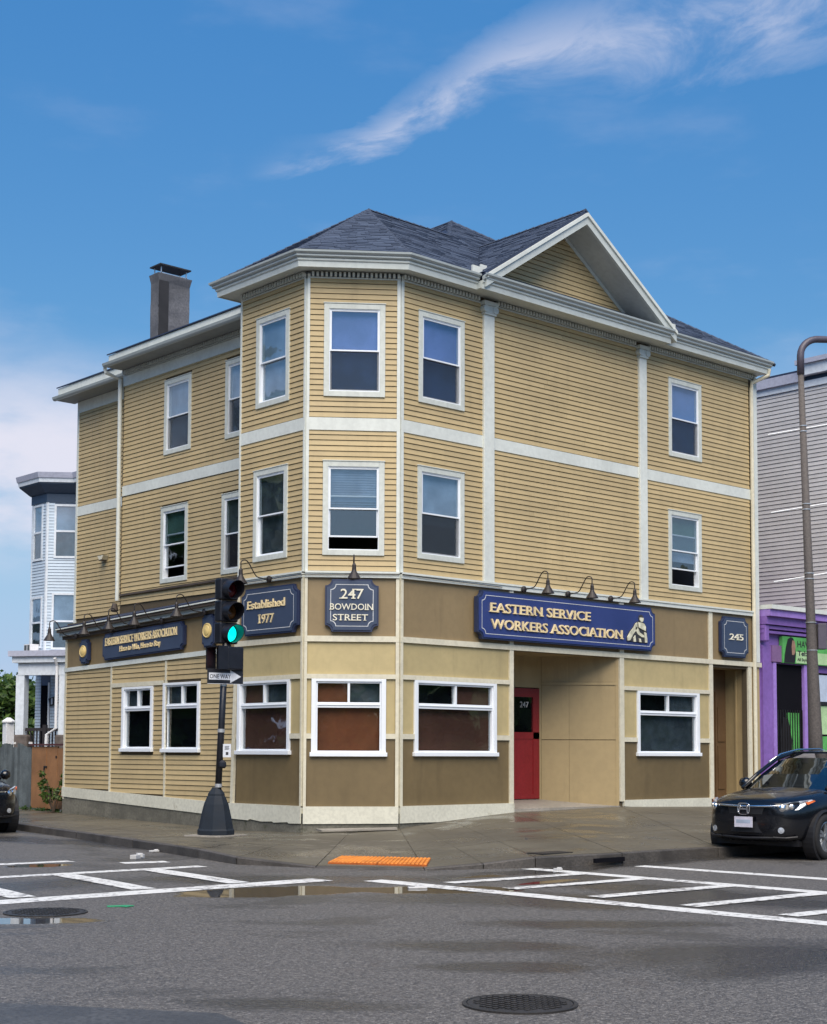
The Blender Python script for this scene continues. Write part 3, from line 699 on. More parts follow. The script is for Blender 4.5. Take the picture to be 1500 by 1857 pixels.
# inner dark walls so rooms have depth
B = MB(); B.box(WORLD, .9, 11.0, 1.5, 1.6, .3, 10.6); B.box(WORLD, .8, .9, 1.5, 12.5, .3, 10.6); B.box(WORLD, .9, 11.0, .2, 12.5, 7.60, 7.66); B.box(WORLD, .9, 11.0, .2, 12.5, 4.78, 4.84); B.box(WORLD, .15, .9, .2, 9.5, 7.60, 7.66); B.box(WORLD, .15, .9, .2, 9.5, 4.78, 4.84); B.box(WORLD, -1.2, .15, 1.12, 2.9, 7.60, 7.66); B.box(WORLD, -1.2, .15, 1.12, 2.9, 4.78, 4.84); B.box(WORLD, .9, 11, .15, 1.5, 10.5, 10.56); B.box(WORLD, -.6, .9, 2.9, 3.0, .3, 10.6)
B.build('room_partition', 'interior', BD)
MB().box(WORLD, C2[0]+.14, XB-.14, Y1-.12, Y1-.001, .3, 10.75).build('wall', 'siding', BD); MB().box(WORLD, XB+.01, XA, Y1+6.56, Y1+6.68, 4.4, 10.75).build('wall', 'siding', BD)
# --- corner boards, pilasters, floor band
B = MB()
B.box(FR, .0, .062, .0, .040, Z0U, 10.45); B.box(FC, .0, .062, .0, .040, Z0U, 10.45); B.build('corner_board', 'trim', BD)
B = MB(); B.box(FC, LC-.052, LC, .0, .040, Z0U, 10.45); B.box(FL, .0, .045, .0, .040, Z0U, 10.45); B.build('corner_board', 'trim', BD)
B = MB(); B.box(FL, BB-.045, BB, .0, .040, Z0U, 10.45); B.build('corner_board', 'trim', BD)
B = MB(); B.box(FR, 11.03, 11.23, .0, .045, 3.70, 10.45); B.build('corner_board', 'trim', BD)
B = MB(); B.box(FA, 9.98, 10.06, .0, .040, 4.3, 10.45); B.build('corner_board', 'trim', BD)
for s0, s1 in ((2.135, 2.42), (6.878, 7.125)):
    o = MB().box(FR, s0, s1, .0, .075, Z0U, 10.16).build('pilaster', 'trim', BD, bevel=.008)
    B = MB(); B.box(FR, s0-.02, s1+.02, .0, .11, 10.16, 10.20); B.box(FR, s0-.05, s1+.05, .0, .14, 10.34, 10.42)
    for sx_ in (s0+.01, s1-.01): B.lathe([(.075, 0), (.075, .13), (.03, .135)], FR.p(sx_, .0, 10.27), FR.n, n=14)
    B.box(FR, s0+.05, s1-.05, .0, .115, 10.20, 10.34)
    B.build('capital', 'eave', o)
for F, a, b in ((FR, .062, 2.135), (FR, 2.42, 6.878), (FR, 7.125, 11.03), (FC, .062, LC-.052), (FL, .045, BB-.045), (FB, .0, 6.62), (FA, 6.3, 9.98)):
    MB().box(F, a, b, .0, .034, ZB0, ZB1).build('floor_band', 'trim', BD)
for F, a, b, z0, z1 in ((FB, .0, 6.66, 10.12, 10.36), (FA, 6.3, 9.98, 10.16, 10.45)): MB().box(F, a, b, .0, .035, z0, z1).build('frieze_board', 'trim', BD)

# --- eaves: soffit, fascia, gutter, dentils
def eave(path, oh, z=10.48, side=1, gut=True):
    MB().sweep(path, [(-.02, z+.03), (oh, z+.02), (oh, z), (oh+.025, z), (oh+.03, z+.10), (oh+.055, z+.12), (oh+.055, z+.16), (-.02, z+.16)], side).build('cornice', 'eave', BD)
    if gut:
        MB().sweep(path, [(oh+.03, z+.165), (oh+.075, z+.165), (oh+.105, z+.185), (oh+.105, z+.215), (oh+.15, z+.25), (oh+.155, z+.285), (oh+.135, z+.288), (oh+.12, z+.262), (oh+.03, z+.24)], side).build('gutter', 'gutter', BD)
C1 = (C2[0], Y1)
eave([(C1[0]+.25, C1[1]+.001), C1, C2, (0, 0), (1.66, 0)], .33)
eave([(1.66, 0), (7.44, 0)], .47, 10.475)
eave([(7.44, 0), (11.30, 0)], .35); MB().box(WORLD, 11.225, 11.30, -.02, .6, 10.49, 10.74).build('cornice', 'eave', BD)
for F, a, b, z_ in ((FB, .0, 6.62, 10.49), (FA, 6.75, 10.32, 10.46)):       # deep flat soffit with a thin gutter
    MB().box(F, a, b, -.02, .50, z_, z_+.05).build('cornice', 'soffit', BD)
    MB().add([F.p(s_, d_, zz) for s_ in (a, b+.06) for d_, zz in ((.505, z_-.005), (.55, z_-.005), (.585, z_+.03), (.60, z_+.085), (.575, z_+.09), (.56, z_+.06), (.505, z_+.05))], [tuple(range(7)), tuple(range(13, 6, -1))]+[(i, (i+1) % 7, 7+(i+1) % 7, 7+i) for i in range(7)]).build('gutter', 'gutter', BD)
def dentils(F, a, b, z=10.425, d=.05):
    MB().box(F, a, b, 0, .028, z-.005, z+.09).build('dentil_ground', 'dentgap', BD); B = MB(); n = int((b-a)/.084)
    for i in range(n): B.box(F, a+i*.084+.02, a+i*.084+.062, .028, .03+d+.02, z, z+.078)
    B.box(F, a, b, 0, .045, z-.03, z-.006)
    B.build('dentils', 'eave', BD, kind='stuff')
for F, a, b in ((FR, .0, 2.08), (FR, 2.48, 6.82), (FR, 7.18, 11.2), (FC, 0, LC), (FL, 0, BB), (FB, 0, 6.66)): dentils(F, a, b, 10.40)
# --- main roof
ZE, SL = 10.745, .66
def mitre(n1, n2, o):
    a, b, c, d = n1.x, n1.y, n2.x, n2.y; det = a*d-b*c; return Vector(((o*d-b*o)/det, (a*o-o*c)/det))
OE = .44
c3e = Vector((0, 0))+mitre(FR.n, FC.n, OE); c2e = Vector(C2)+mitre(FC.n, FL.n, OE)
T = Vector((1.60, 2.84, 12.90)); c1e = Vector((C2[0]-OE, Y1+.42))
Mp = Vector((6.0, 4.98, 14.30)); Kp = Vector((3.90, 2.84, 12.90)); rc = Vector((11.38, -OE, ZE))
V3 = lambda v, z=ZE: Vector((v.x, v.y, z))
polys = {'front': [V3(c3e), rc, Mp, Kp, T], 'chamfer': [V3(c2e), V3(c3e), T], 'left': [V3(c1e), V3(c2e), T]}
dk = MB()
for q in polys.values(): dk.prism(q, (0, 0, -.05))
dk.prism([V3(c1e), T, Vector((T.x+.6, T.y, 12.9)), Vector((1.4, 5.6, 11.0))], (0, 0, -.05))
dk.prism([T, Kp, Vector((2.2, 5.2, 11.4)), Vector((1.4, 5.6, 11.0))], (0, 0, -.05))
dk.prism([Mp, Kp, Vector((1.5, 4.6, 11.2)), Vector((1.5, 11.0, 11.2)), Vector((6.0, 6.8, 14.30))], (0, 0, -.05))
dk.prism([rc, Vector((11.38, 12.4, ZE)), Vector((6.0, 6.8, 14.3)), Mp], (0, 0, -.05))
dk.prism([Vector((1.5, 11.0, 11.2)), Vector((1.5, 12.4, ZE)), Vector((11.38, 12.4, ZE)), Vector((6, 6.8, 14.3))], (0, 0, -.05))
roof = dk.build('roof', 'lowroof', BD)
# gable
GX, GZ, GW, GY = 4.63, 12.74, 2.92, -.53
gl, gr = Vector((GX-GW, GY, GZ-GW*SL)), Vector((GX+GW, GY, GZ-GW*SL)); ga = Vector((GX, GY, GZ)); gb = Vector((GX, 2.62, GZ))
yb = lambda z: -OE+(z-ZE)/SL
gp = {'gable_left': [gl, ga, gb, Vector((gl.x, yb(gl.z)+.05, gl.z))], 'gable_right': [ga, gr, Vector((gr.x, yb(gr.z)+.05, gr.z)), gb]}
g = MB()
for q in gp.values(): g.prism(q, (0, 0, -.06))
g.build('roof', 'lowroof', BD)
def inpoly(x, y, P):
    c = False; n = len(P)
    for i in range(n):
        (xa, ya), (xb, yb_) = P[i], P[(i+1) % n]
        if (ya > y) != (yb_ > y) and x < (xb-xa)*(y-ya)/(yb_-ya)+xa: c = not c
    return c
def shingles(q, e0, e1, parent):
    e0, e1 = Vector(e0), Vector(e1); u = (e1-e0).normalized(); nrm = None
    for i in range(2, len(q)):
        nrm = (q[1]-q[0]).cross(q[i]-q[0])
        if nrm.length > .01: break
    nrm.normalize()
    if nrm.z < 0: nrm = -nrm
    v = nrm.cross(u).normalized()
    if v.z < 0: v = -v
    P = [((p-e0).dot(u), (p-e0).dot(v)) for p in q]
    x0, x1 = min(p[0] for p in P), max(p[0] for p in P); y1 = max(p[1] for p in P)
    B = MB(); ex = .145; r = 0; y = -.03
    while y < y1:
        x = x0-random.uniform(0, .3)
        while x < x1:
            wd = random.choice((.16, .22, .30, .30, .36)); xa, xb = x+.004, x+wd-.004; ym = y+ex*.5
            yy_ = max(ym, .02); a, b = inpoly(xa, yy_, P), inpoly(xb, yy_, P)
            if a != b:
                lo_, hi_ = (xa, xb) if a else (xb, xa)
                for _ in range(8):
                    mm = (lo_+hi_)/2
                    if inpoly(mm, yy_, P): lo_ = mm
                    else: hi_ = mm
                if a: xb = lo_
                else: xa = lo_
            if (a or b) and xb-xa > .02:
                th = random.choice((.012, .016, .022)); tn = min(1, max(0, random.gauss(.5, .3)))
                pts = [e0+u*xx+v*yy+nrm*dd for xx in (xa, xb) for yy, dd in ((y, .003), (y, .003+th), (y+ex+.03, .006), (y+ex+.03, .002))]
                B.add(pts, [(0, 1, 2, 3), (7, 6, 5, 4), (0, 4, 5, 1), (1, 5, 6, 2), (2, 6, 7, 3)], tn)
            x += wd
        y += ex; r += 1
    return B.build('shingles', 'shingle', parent, tone=True, kind='stuff', recalc=True)
shingles(polys['front'], V3(c3e), rc, roof); shingles(polys['chamfer'], V3(c2e), V3(c3e), roof); shingles(polys['left'], V3(c1e), V3(c2e), roof)
shingles(gp['gable_left'], gl, Vector((gl.x, 3, gl.z)), roof); shingles(gp['gable_right'], gr, Vector((gr.x, 3, gr.z)), roof)
shingles([Mp, Kp, Vector((1.5, 4.6, 11.2)), Vector((1.5, 11.0, 11.2)), Vector((6.0, 6.8, 14.30))], Vector((1.5, 4.6, 11.2)), Vector((1.5, 11.0, 11.2)), roof)
def ridge(a, b):
    B = MB(); a, b = Vector(a), Vector(b); n = max(1, int((b-a).length/.2)); t = (b-a).normalized(); h = Vector((0, 0, 1))-t*t.z; sdv = t.cross(h).normalized()
    for i in range(n):
        p, q = a.lerp(b, i/n), a.lerp(b, (i+1.15)/n)
        B.add([p-sdv*.10+Vector((0, 0, -.025)), p+Vector((0, 0, .045)), p+sdv*.10+Vector((0, 0, -.025)), q-sdv*.10+Vector((0, 0, -.035)), q+Vector((0, 0, .03)), q+sdv*.10+Vector((0, 0, -.035))], [(0, 1, 4, 3), (1, 2, 5, 4), (0, 2, 1), (0, 3, 5, 2)], random.uniform(.0, .2))
    B.build('ridge_cap', 'shingle', roof, tone=True)
for a, b in ((V3(c2e), T), (V3(c3e), T), (T, Kp), (Mp, rc), (V3(c1e), T), (ga, gb)): ridge(a, b) if b is not Mp else ridge(b, a)
# gable wall, rakes
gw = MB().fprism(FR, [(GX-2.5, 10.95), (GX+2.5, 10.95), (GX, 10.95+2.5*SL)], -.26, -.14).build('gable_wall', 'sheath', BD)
z = 11.06
while z < 12.52:
    hw = (12.60-z-.06)/SL; boards.append((FR, GX-hw, GX+hw, z, EXP, -.14, gw)); z += EXP
for sg in (-1, 1):
    def rk(o0, o1, d0, d1, nm, mt):
        # board following the rake, o = distance below the roof plane
        e = GX+sg*(GW+.0); L = [(GX, GZ-.06-o0), (e, GZ-.06-GW*SL-o0), (e, GZ-.06-GW*SL-o1), (GX, GZ-.06-o1)]
        MB().fprism(FR, L, d0, d1).build(nm, mt, BD)
    rk(.0, .075, .53, .60, 'rake_crown', 'trim'); rk(.075, .24, .50, .565, 'rake_board', 'eave')
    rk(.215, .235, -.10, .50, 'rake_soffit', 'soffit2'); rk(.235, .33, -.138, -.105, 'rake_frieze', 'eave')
MB().box(FR, 1.50, 1.76, .36, .40, 10.74, 10.93).build('diverter', 'trim', BD); MB().box(FR, 1.78, 1.95, .30, .33, 10.80, 11.02).build('diverter', 'trim', BD)
MB().box(FR, 7.42, 7.72, .36, .40, 10.74, 10.98).build('diverter', 'trim', BD)
# low roof over the left wing, raised fascia, chimney
for F, a, b, nm in ((FB, .0, 6.60, 'b'), (FA, 6.75, 10.30, 'a')):
    MB().box(F, a, b, -.5, .47, 10.541, 10.77).build('raised_fascia', 'trim', BD)
    B = MB(); B.prism([F.p(a, .50, 10.775), F.p(b+.04, .50, 10.775), F.p(b+.04, -.5, 11.22), F.p(a, -.5, 11.22)], (0, 0, .03)); B.prism([F.p(a, -.5, 11.22), F.p(b+.04, -.5, 11.22), F.p(b+.04, -3.2, 11.26), F.p(a, -3.2, 11.26)], (0, 0, .03))
    B.build('low_roof', 'lowroof', BD)
CX, CY = .0, 8.38; ch = MB(); rr_ = random.Random(3); NZ = 9
for i in range(NZ+1):      # one rendered shaft, slightly out of true
    z0 = 10.8+1.74*i/NZ; g_ = .035 if i == NZ else 0
    ch.v += [Vector((CX+x_*.84+(g_ if x_ else -g_)+rr_.uniform(-.008, .008), CY+y_*.34+(g_ if y_ else -g_)+rr_.uniform(-.008, .008), z0)) for x_, y_ in ((0, 0), (1, 0), (1, 1), (0, 1))]
for i in range(NZ):
    for k in range(4): ch.f.append((i*4+k, i*4+(k+1) % 4, (i+1)*4+(k+1) % 4, (i+1)*4+k))
ch.f.append((NZ*4, NZ*4+1, NZ*4+2, NZ*4+3)); ch.col = [.5]*len(ch.f)
ch = ch.build('chimney', 'chimney', BD)
MB().box(WORLD, CX+.006, CX+.26, CY-.016, CY+.02, 10.85, 12.38).build('tar_stain_coat', 'chimneydark', ch)
B = MB()
for px_, py_ in ((.08, .03), (.76, .03), (.08, .31), (.76, .31)): B.cube((CX+px_, CY+py_, 12.63), (.02, .02, .2))
B.box(WORLD, CX+.06, CX+.78, CY+.02, CY+.32, 12.552, 12.58); B.build('cap_frame', 'silver', ch)
B = MB(); B.box(WORLD, CX+.0, CX+.84, CY-.06, CY+.40, 12.73, 12.76); B.build('cap_lid', 'iron', ch)

# --- storefront level
Z = dict(tt=(4.765, 4.87), sl=(3.585, 3.69), wh=(2.905, 2.99), mid=(1.81, 1.905))
def hb(F, a, b, k, d=.05, m='cream'): MB().box(F, a, b, .0, d, *Z[k]).build('trim_rail', m, BD)
def vb(F, a, b, z0, z1, d=.045, m='cream', lean=0.):
    B = MB(); B.add([F.p(s_+(lean if z_ == z0 else 0), dd, z_) for s_ in (a, b) for dd in (0., d) for z_ in (z0, z1)], BOXF); B.build('trim_post', m, BD)
gR = [(.36, 2.51, 1.495, 2.905), (6.77, 8.92, 1.51, 2.905)]; gC = [(.235, 1.60, 1.487, 2.905)]; gL = [(.37, 2.03, 1.515, 2.91)]
oR = [(2.98, 6.175, .2, 3.585), (9.42, 10.76, .2, 3.52)]
for F, a, b, hs in ((FR, 0, 11.22, [(x[0]+.06, x[1]-.06, x[2]+.05, x[3]-.04) for x in gR]+oR), (FC, 0, LC, [(x[0]+.06, x[1]-.06, x[2]+.05, x[3]-.04) for x in gC]), (FL, 0, 2.12, [(x[0]+.06, x[1]-.06, x[2]+.05, x[3]-.04) for x in gL])):
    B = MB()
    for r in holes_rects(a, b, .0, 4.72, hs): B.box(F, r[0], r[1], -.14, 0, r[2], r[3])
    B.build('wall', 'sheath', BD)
def panel(F, a, b, z0, z1, m, hs=(), d=.012):
    rs = [r for r in holes_rects(a, b, z0, z1, hs) if r[1]-r[0] > .03]
    if z0 < 1:          # one sheet notched round the window
        B = MB()
        for r in rs: B.box(F, r[0], r[1], .0, d, r[2], r[3])
        B.build('panel', m, BD)
    else:
        for r in rs: MB().box(F, r[0]+.003, r[1]-.003, .0, d, r[2]+.003, r[3]-.003).build('panel', m, BD)
for F, bays, wins in ((FR, [(.06, 2.87), (6.33, 9.29)], gR), (FC, [(.06, LC-.05)], gC), (FL, [(.05, 2.06)], gL)):
    for (a, b) in bays:
        panel(F, a, b, 2.99, 3.585, 'tan'); panel(F, a, b, 1.905, 2.905, 'tan', wins); panel(F, a, b, .58, 1.81, 'brown2', wins)
        for (s_, e_) in [(a, b)]:
            wv = [w_ for w_ in wins if a < w_[0] < b][0]
            hb(F, a, b, 'wh')
            MB().box(F, a, wv[0], 0, .045, *Z['mid']).build('trim_rail', 'cream', BD); MB().box(F, wv[1], b, 0, .045, *Z['mid']).build('trim_rail', 'cream', BD)
for a, b in ((.06, 2.90), (2.96, 6.24), (6.30, 9.29), (9.42, 11.0)): panel(FR, a, b, 3.69, 4.765, 'brown')
panel(FC, .06, LC-.05, 3.69, 4.765, 'brown'); panel(FL, .05, BB, 3.69, 4.765, 'brown')
hb(FR, .0, 11.05, 'tt', .075, 'trim'); hb(FR, .0, 11.28, 'sl', .055); hb(FC, .0, LC, 'tt', .075, 'trim'); hb(FC, .0, LC, 'sl', .055); hb(FL, .0, BB, 'tt', .075, 'trim'); hb(FL, .0, BB+.06, 'sl', .055)
for F, a, b in ((FR, .0, 11.03), (FC, .0, LC), (FL, .0, BB)): MB().box(F, a, b, .0, .095, 4.845, 4.88).build('drip_cap', 'trim', BD)
for z0, z1 in ((.56, 3.585), (3.69, 4.765)):
    B = MB(); B.box(FR, .0, .062, .0, .052, z0, z1); B.box(FC, .0, .062, .0, .052, z0, z1); B.build('trim_post', 'cream', BD)
    B = MB(); B.box(FC, LC-.052, LC, .0, .052, z0, z1); B.box(FL, .0, .045, .0, .052, z0, z1); B.build('trim_post', 'cream', BD)
    for a, b in ((2.87, 2.98), (6.19, 6.33), (9.29, 9.42)): vb(FR, a, b, z0, z1)
vb(FR, 10.76, 10.89, .45, 3.585); vb(FL, 2.03, 2.12, .56, 3.585, .052, lean=.10); vb(FL, BB-.06, BB, 3.69, 4.765, .05)
MB().box(FR, 10.89, 11.24, .0, .012, .3, 3.585).build('panel', 'siding', BD)
store_window(FR, *gR[0], 'brownblind', ('dark', 'brownblind')); store_window(FR, *gR[1], 'curtain', ('dark', 'curtain'))
store_window(FC, *gC[0], 'orangeblind', ('curtain', 'orangeblind')); store_window(FL, *gL[0], 'brownblind', ('curtain', 'brownblind'))
# base boards with a ragged lower edge, foundation
def baseb(F, pts, d0, d1, top, nm='base_board', m='basetrim'):
    q = [(pts[0][0], top)]+[(a, b) for a, b in pts]+[(pts[-1][0], top)]; MB().fprism(F, q, d0, d1).build(nm, m, BD)
baseb(FR, [(.0, .275), (.5, .278), (.95, .272), (1.6, .315), (2.3, .365), (2.98, .41)], 0, .06, .585)
baseb(FR, [(6.30, .455), (6.9, .42), (7.75, .365), (8.5, .38), (9.30, .39)], 0, .06, .585)
baseb(FC, [(.0, .272), (.6, .27), (1.2, .268), (LC, .266)], 0, .06, .58)
baseb(FL, [(.0, .27), (.35, .262), (.38, .285), (.8, .262), (.85, .28), (1.2, .268), (1.55, .30), (1.62, .275), (2.24, .293)], 0, .06, .585)
for F, a, b in ((FC, 0, LC), (FL, 0, 2.2), (FR, 0, 3.0), (FR, 6.2, 9.4)): MB().box(F, a, b, -.2, .035, -.1, .45).build('foundation', 'foundation', BD)
# entrance recess with the red door
B = MB(); B.box(WORLD, 2.9, 6.2, -.02, 1.4, .2, .47); B.prism([(2.98, -.03, .42), (6.2, -.03, .46), (6.2, 1.4, .62), (2.98, 1.4, .62)], (0, 0, -.2)); B.build('entrance_floor', 'concrete', BD)
MB().box(WORLD, 2.86, 2.96, .02, 1.3, .3, 3.7).build('entrance_side', 'recess', BD)
B = MB(); B.box(WORLD, 2.9, 4.02, 1.2, 1.3, .4, 3.7); B.box(WORLD, 5.03, 5.12, 1.2, 1.3, .4, 3.7); B.box(WORLD, 4.02, 5.03, 1.2, 1.3, 2.94, 3.7); B.build('entrance_back', 'recess', BD)
MB().box(WORLD, 2.9, 6.3, .02, 1.4, 3.60, 3.68).build('entrance_ceiling', 'recess', BD)
A0, A1 = Vector((5.10, 1.2, 0)), Vector((6.19, .0, 0)); ud = (A1-A0).normalized(); FS = Fr((A0.x, A0.y), (ud.x, ud.y), (ud.y, -ud.x)); LS = (A1-A0).length
if FS.n.dot(Vector((-1, -1, 0))) < 0: FS.n = -FS.n
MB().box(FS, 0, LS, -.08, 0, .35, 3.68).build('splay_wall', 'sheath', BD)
for a, b in ((0, LS*.36), (LS*.36, LS)):
    for z0, z1 in ((.42, 1.84), (1.855, 3.0), (3.07, 3.62)): MB().box(FS, a+.002, b-.002, 0, .012 if a == 0 else .018, z0, z1).build('panel', 'recess', BD)
MB().box(FS, 0, LS-.02, 0, .035, 3.005, 3.065).build('trim_rail', 'recess', BD)
MB().box(FS, LS-.06, LS, 0, .03, .45, 3.58).build('trim_post', 'recess', BD)
FD = Fr((4.04, 1.22), (1, 0), (0, -1))
B = MB(); B.box(FD, 0, .985, -.02, .03, .61, .70); B.box(FD, 0, .985, -.02, .03, 1.86, 2.0); B.box(FD, 0, .985, -.02, .03, 2.74, 2.92); B.box(FD, 0, .14, -.02, .03, .70, 2.74); B.box(FD, .80, .985, -.02, .03, .70, 2.74); B.box(FD, .14, .80, -.02, .018, .70, 1.86)
door = B.build('door', 'reddoor', BD, label='red entrance door with a dark window numbered 247')
MB().box(FD, .14, .80, -.005, .004, 2.0, 2.74).build('pane', 'glass', door); MB().box(FD, .13, .81, -.03, -.022, 1.99, 2.75).build('pane_backing', 'dark', door)
MB().tube([FD.p(.07, .03, 1.55), FD.p(.07, .075, 1.55), FD.p(.07, .075, 1.75), FD.p(.07, .03, 1.75)], .012, 8).build('handle', 'chrome', door)
text_mesh('247', FD, 1, .42, .68, 2.52, 2.64, .006, 'silver', door, 'door_number', .003, serif=False)
# 245 doorway
MB().box(WORLD, 9.3, 11.0, .0, .7, .2, .46).build('entrance_floor', 'concrete', BD)
MB().box(WORLD, 9.3, 10.86, .62, .7, .3, 3.6).build('entrance_back', 'browndoor', BD)
FE = Fr((9.5, .62), (1, 0), (0, -1)); B = MB()
for z0, z1 in ((.75, 1.75), (1.85, 2.65)): B.box(FE, .95, 1.22, 0, .02, z0, z1)
B.box(FE, .85, .90, 0, .03, .46, 3.0); B.build('door', 'browndoor', BD, label='brown side door in the narrow doorway')
MB().box(WORLD, 10.78, 10.88, .02, .62, .4, 3.6).build('entrance_side', 'recess', BD); MB().box(WORLD, 10.745, 10.779, .30, .34, .46, 3.5).build('trim_post', 'recess', BD); MB().box(WORLD, 9.3, 10.9, .02, .66, 3.53, 3.6).build('entrance_ceiling', 'recess', BD)
# --- left ground-floor wall
gG = [(3.05, 4.27, 1.56, 2.93), (1.32, 2.66, 1.55, 2.97)]
wg = wall(FG, .08, 6.74, .2, 4.45, [(a-.012, b+.012, c, e) for a, b, c, e in gG]+[(a-.03, b+.03, c-.01, c+.08) for a, b, c, e in gG], [(x[0]+.06, x[1]-.06, x[2]+.05, x[3]-.04) for x in gG], [(.2, 2.545, .58, 3.52), (2.605, 4.70, .68, 3.46), (4.76, 6.70, .74, 3.42)])
store_window(FG, *gG[0], 'dark', ('dark', 'curtain')); store_window(FG, *gG[1], 'dark', ('dark', 'curtain'))
for a, b, z0, z1 in ((2.545, 2.605, .6, 3.55), (4.70, 4.76, .6, 3.5), (6.68, 6.75, .5, 4.3)): vb(FG, a, b, z0, z1, .036, m='cream')
MB().box(FG, 2.66, 4.72, 0, .040, 2.94, 3.03).build('trim_rail', 'cream', BD)
MB().wedge(FG, .1, 6.76, 0, .055, (3.50, 3.60), (3.35, 3.44)).build('trim_rail', 'trim', BD)
MB().wedge(FG, .1, 6.76, 0, .05, (.31, .57), (.555, .77)).build('base_board', 'basetrim', BD)
MB().box(FG, .05, 6.76, -.2, .03, -.1, .56).build('foundation', 'foundation', BD)
for a, b in ((.12, 1.9), (1.9, 5.0), (5.0, 6.72)):
    f = lambda s_: (3.60-.024*s_, 4.34-.034*s_)
    MB().wedge(FG, a+.002, b-.002, 0, .012, f(a), f(b)).build('panel', 'brown', BD)
for d0, d1, o0, o1, m in ((0, .10, .00, .07, 'rustflash'), (0, .18, .07, .15, 'gutter'), (0, .25, .15, .21, 'rustflash'), (0, .28, .21, .235, 'trim')):
    MB().wedge(FG, -.02, 6.78, d0, d1, (4.31+o0, 4.31+o1), (4.08+o0, 4.08+o1)).build('cornice', m, BD)
B = MB(); B.prism([FG.p(-.05, .28, 4.55), FG.p(6.78, .28, 4.32), FG.p(6.78, -1.34, 4.74), FG.p(-.05, -1.34, 4.92)], (0, 0, .02)); B.build('low_roof', 'lowroof', BD)
MB().wedge(FB, .0, 6.64, .0, .075, (5.20, 5.245), (5.165, 5.21)).build('flashing', 'rustflash', BD)
# downspouts, vent
B = MB(); B.tube([FA.p(6.72, 1.22, 10.50), FA.p(6.72, 1.20, 10.40), FA.p(6.66, .72+.12, 10.28), FA.p(6.66, .72+.10, 5.3), FA.p(6.66, .72+.10, 5.06)], .048, 10)
B.build('downspout', 'trim', BD); B = MB(); B.lathe([(.05, 0), (.09, -.16), (.06, -.2)], FA.p(6.70, .86, 5.0), n=12); B.build('downspout_head', 'rustflash', BD)
B = MB(); B.tube([FR.p(11.24, .40, 10.60), FR.p(11.24, .38, 10.46), FR.p(10.98, .09, 10.28), FR.p(10.98, .07, 10.1), FR.p(10.98, .07, .5)], .048, 10); B.build('downspout', 'cream', BD)
B = MB(); B.fprism(FA, [(8.42, 6.36), (8.70, 6.36), (8.62, 6.26), (8.50, 6.26)], 0, .18); B.build('dryer_vent', 'cream', BD); MB().box(FA, 8.51, 8.62, .02, .19, 6.235, 6.259).build('vent_flap', 'rustflash', BD)
MB().tube([FR.p(.0, .10, 4.83), FR.p(2.6, .10, 4.80)], .008, 6).build('cable', 'blackmetal', BD)
MB().tube([FL.p(2.0, .10, 4.80), FL.p(.02, .10, 4.81), FC.p(LC-.02, .10, 4.81), FC.p(.0, .10, 4.83)], .008, 6).build('cable', 'blackmetal', BD)
# --- clapboards: the 300 that show largest are pieces, the rest one mesh
boards.sort(key=lambda b: -scr_len(b[0], b[1], b[2], b[3]))
for (F, a, b, z, h, d, wl) in boards[:300]: place_board(F, a, b, z, h, d, wl, BME)
B = MB()
for (F, a, b, z, h, d, wl) in boards[300:]:
    k = h/EXP; B.add([F.p(x, d+dd, z+zz*k) for x in (a, b) for dd, zz in ((0, .012), (.028, .012), (.013, EXP), (0, EXP))], ubm.f)
B.build('clapboards', 'siding', BD, kind='stuff')

# ------------------------------------------------------------------ signs
def notched(s0, s1, z0, z1, c, ca=None):
    """rectangle with concave quarter-round corners"""
    out = []
    for (cx_, cz_, a0) in ((s0, z0, 90), (s1, z0, 180), (s1, z1, 270), (s0, z1, 0)):
        for k in range(5):
            a = R_(a0-k*22.5) if True else 0
            out.append((cx_+c*math.cos(a), cz_+c*math.sin(a)))
    return out
def notch_sign(F, right, s0, s1, z0, z1, label, bmat, c=.11, d0=.03, th=.07, slope=0., line=True, name='wall_sign'):
    p = F.p((s0+s1)/2, d0, z0); r = root(name, p, label, 'sign')
    sh = lambda q: [(a, z+slope*(a-s0)) for a, z in q]
    MB().fprism(F, sh(notched(s0, s1, z0, z1, c)), d0, d0+th).build('sign_back', 'signedge', r)
    b = MB().fprism(F, sh(notched(s0+.03, s1-.03, z0+.03, z1-.03, c)), d0+th, d0+th+.014).build('sign_board', bmat, r)
    if line:
        i = .095; w_ = .012; A = sh(notched(s0+i, s1-i, z0+i, z1-i, c*.8)); Bq = sh(notched(s0+i+w_, s1-i-w_, z0+i+w_, z1-i-w_, c*.8)); n = len(A)
        dd = d0+th+.018; m = MB()
        m.add([F.p(a, dd, z) for a, z in A]+[F.p(a, dd, z) for a, z in Bq], [(k, (k+1) % n, n+(k+1) % n, n+k) for k in range(n)])
        m.build('border_line', 'signline', b, recalc=False)
    for q in (.2, .8):
        MB().box(F, s0+(s1-s0)*q-.03, s0+(s1-s0)*q+.03, 0.012, d0, z0+.1+slope*(s1-s0)*q, z0+.2+slope*(s1-s0)*q).build('bracket', 'cream', r)
    return r, b, d0+th+.014
S1, b1, dd = notch_sign(FR, 1, 1.88, 7.24, 3.755, 4.70, 'long bright blue sign board over the entrance with gold letters and seated figure', 'signblue', .13, .05, .10)
text_mesh('EASTERN SERVICE', FR, 1, 2.20, 5.11, 4.285, 4.475, dd, 'gold', S1, bold=.008, thick=.03, split=True)
text_mesh('WORKERS ASSOCIATION', FR, 1, 2.21, 6.12, 3.965, 4.16, dd, 'gold', S1, bold=.008, thick=.03, split=True)
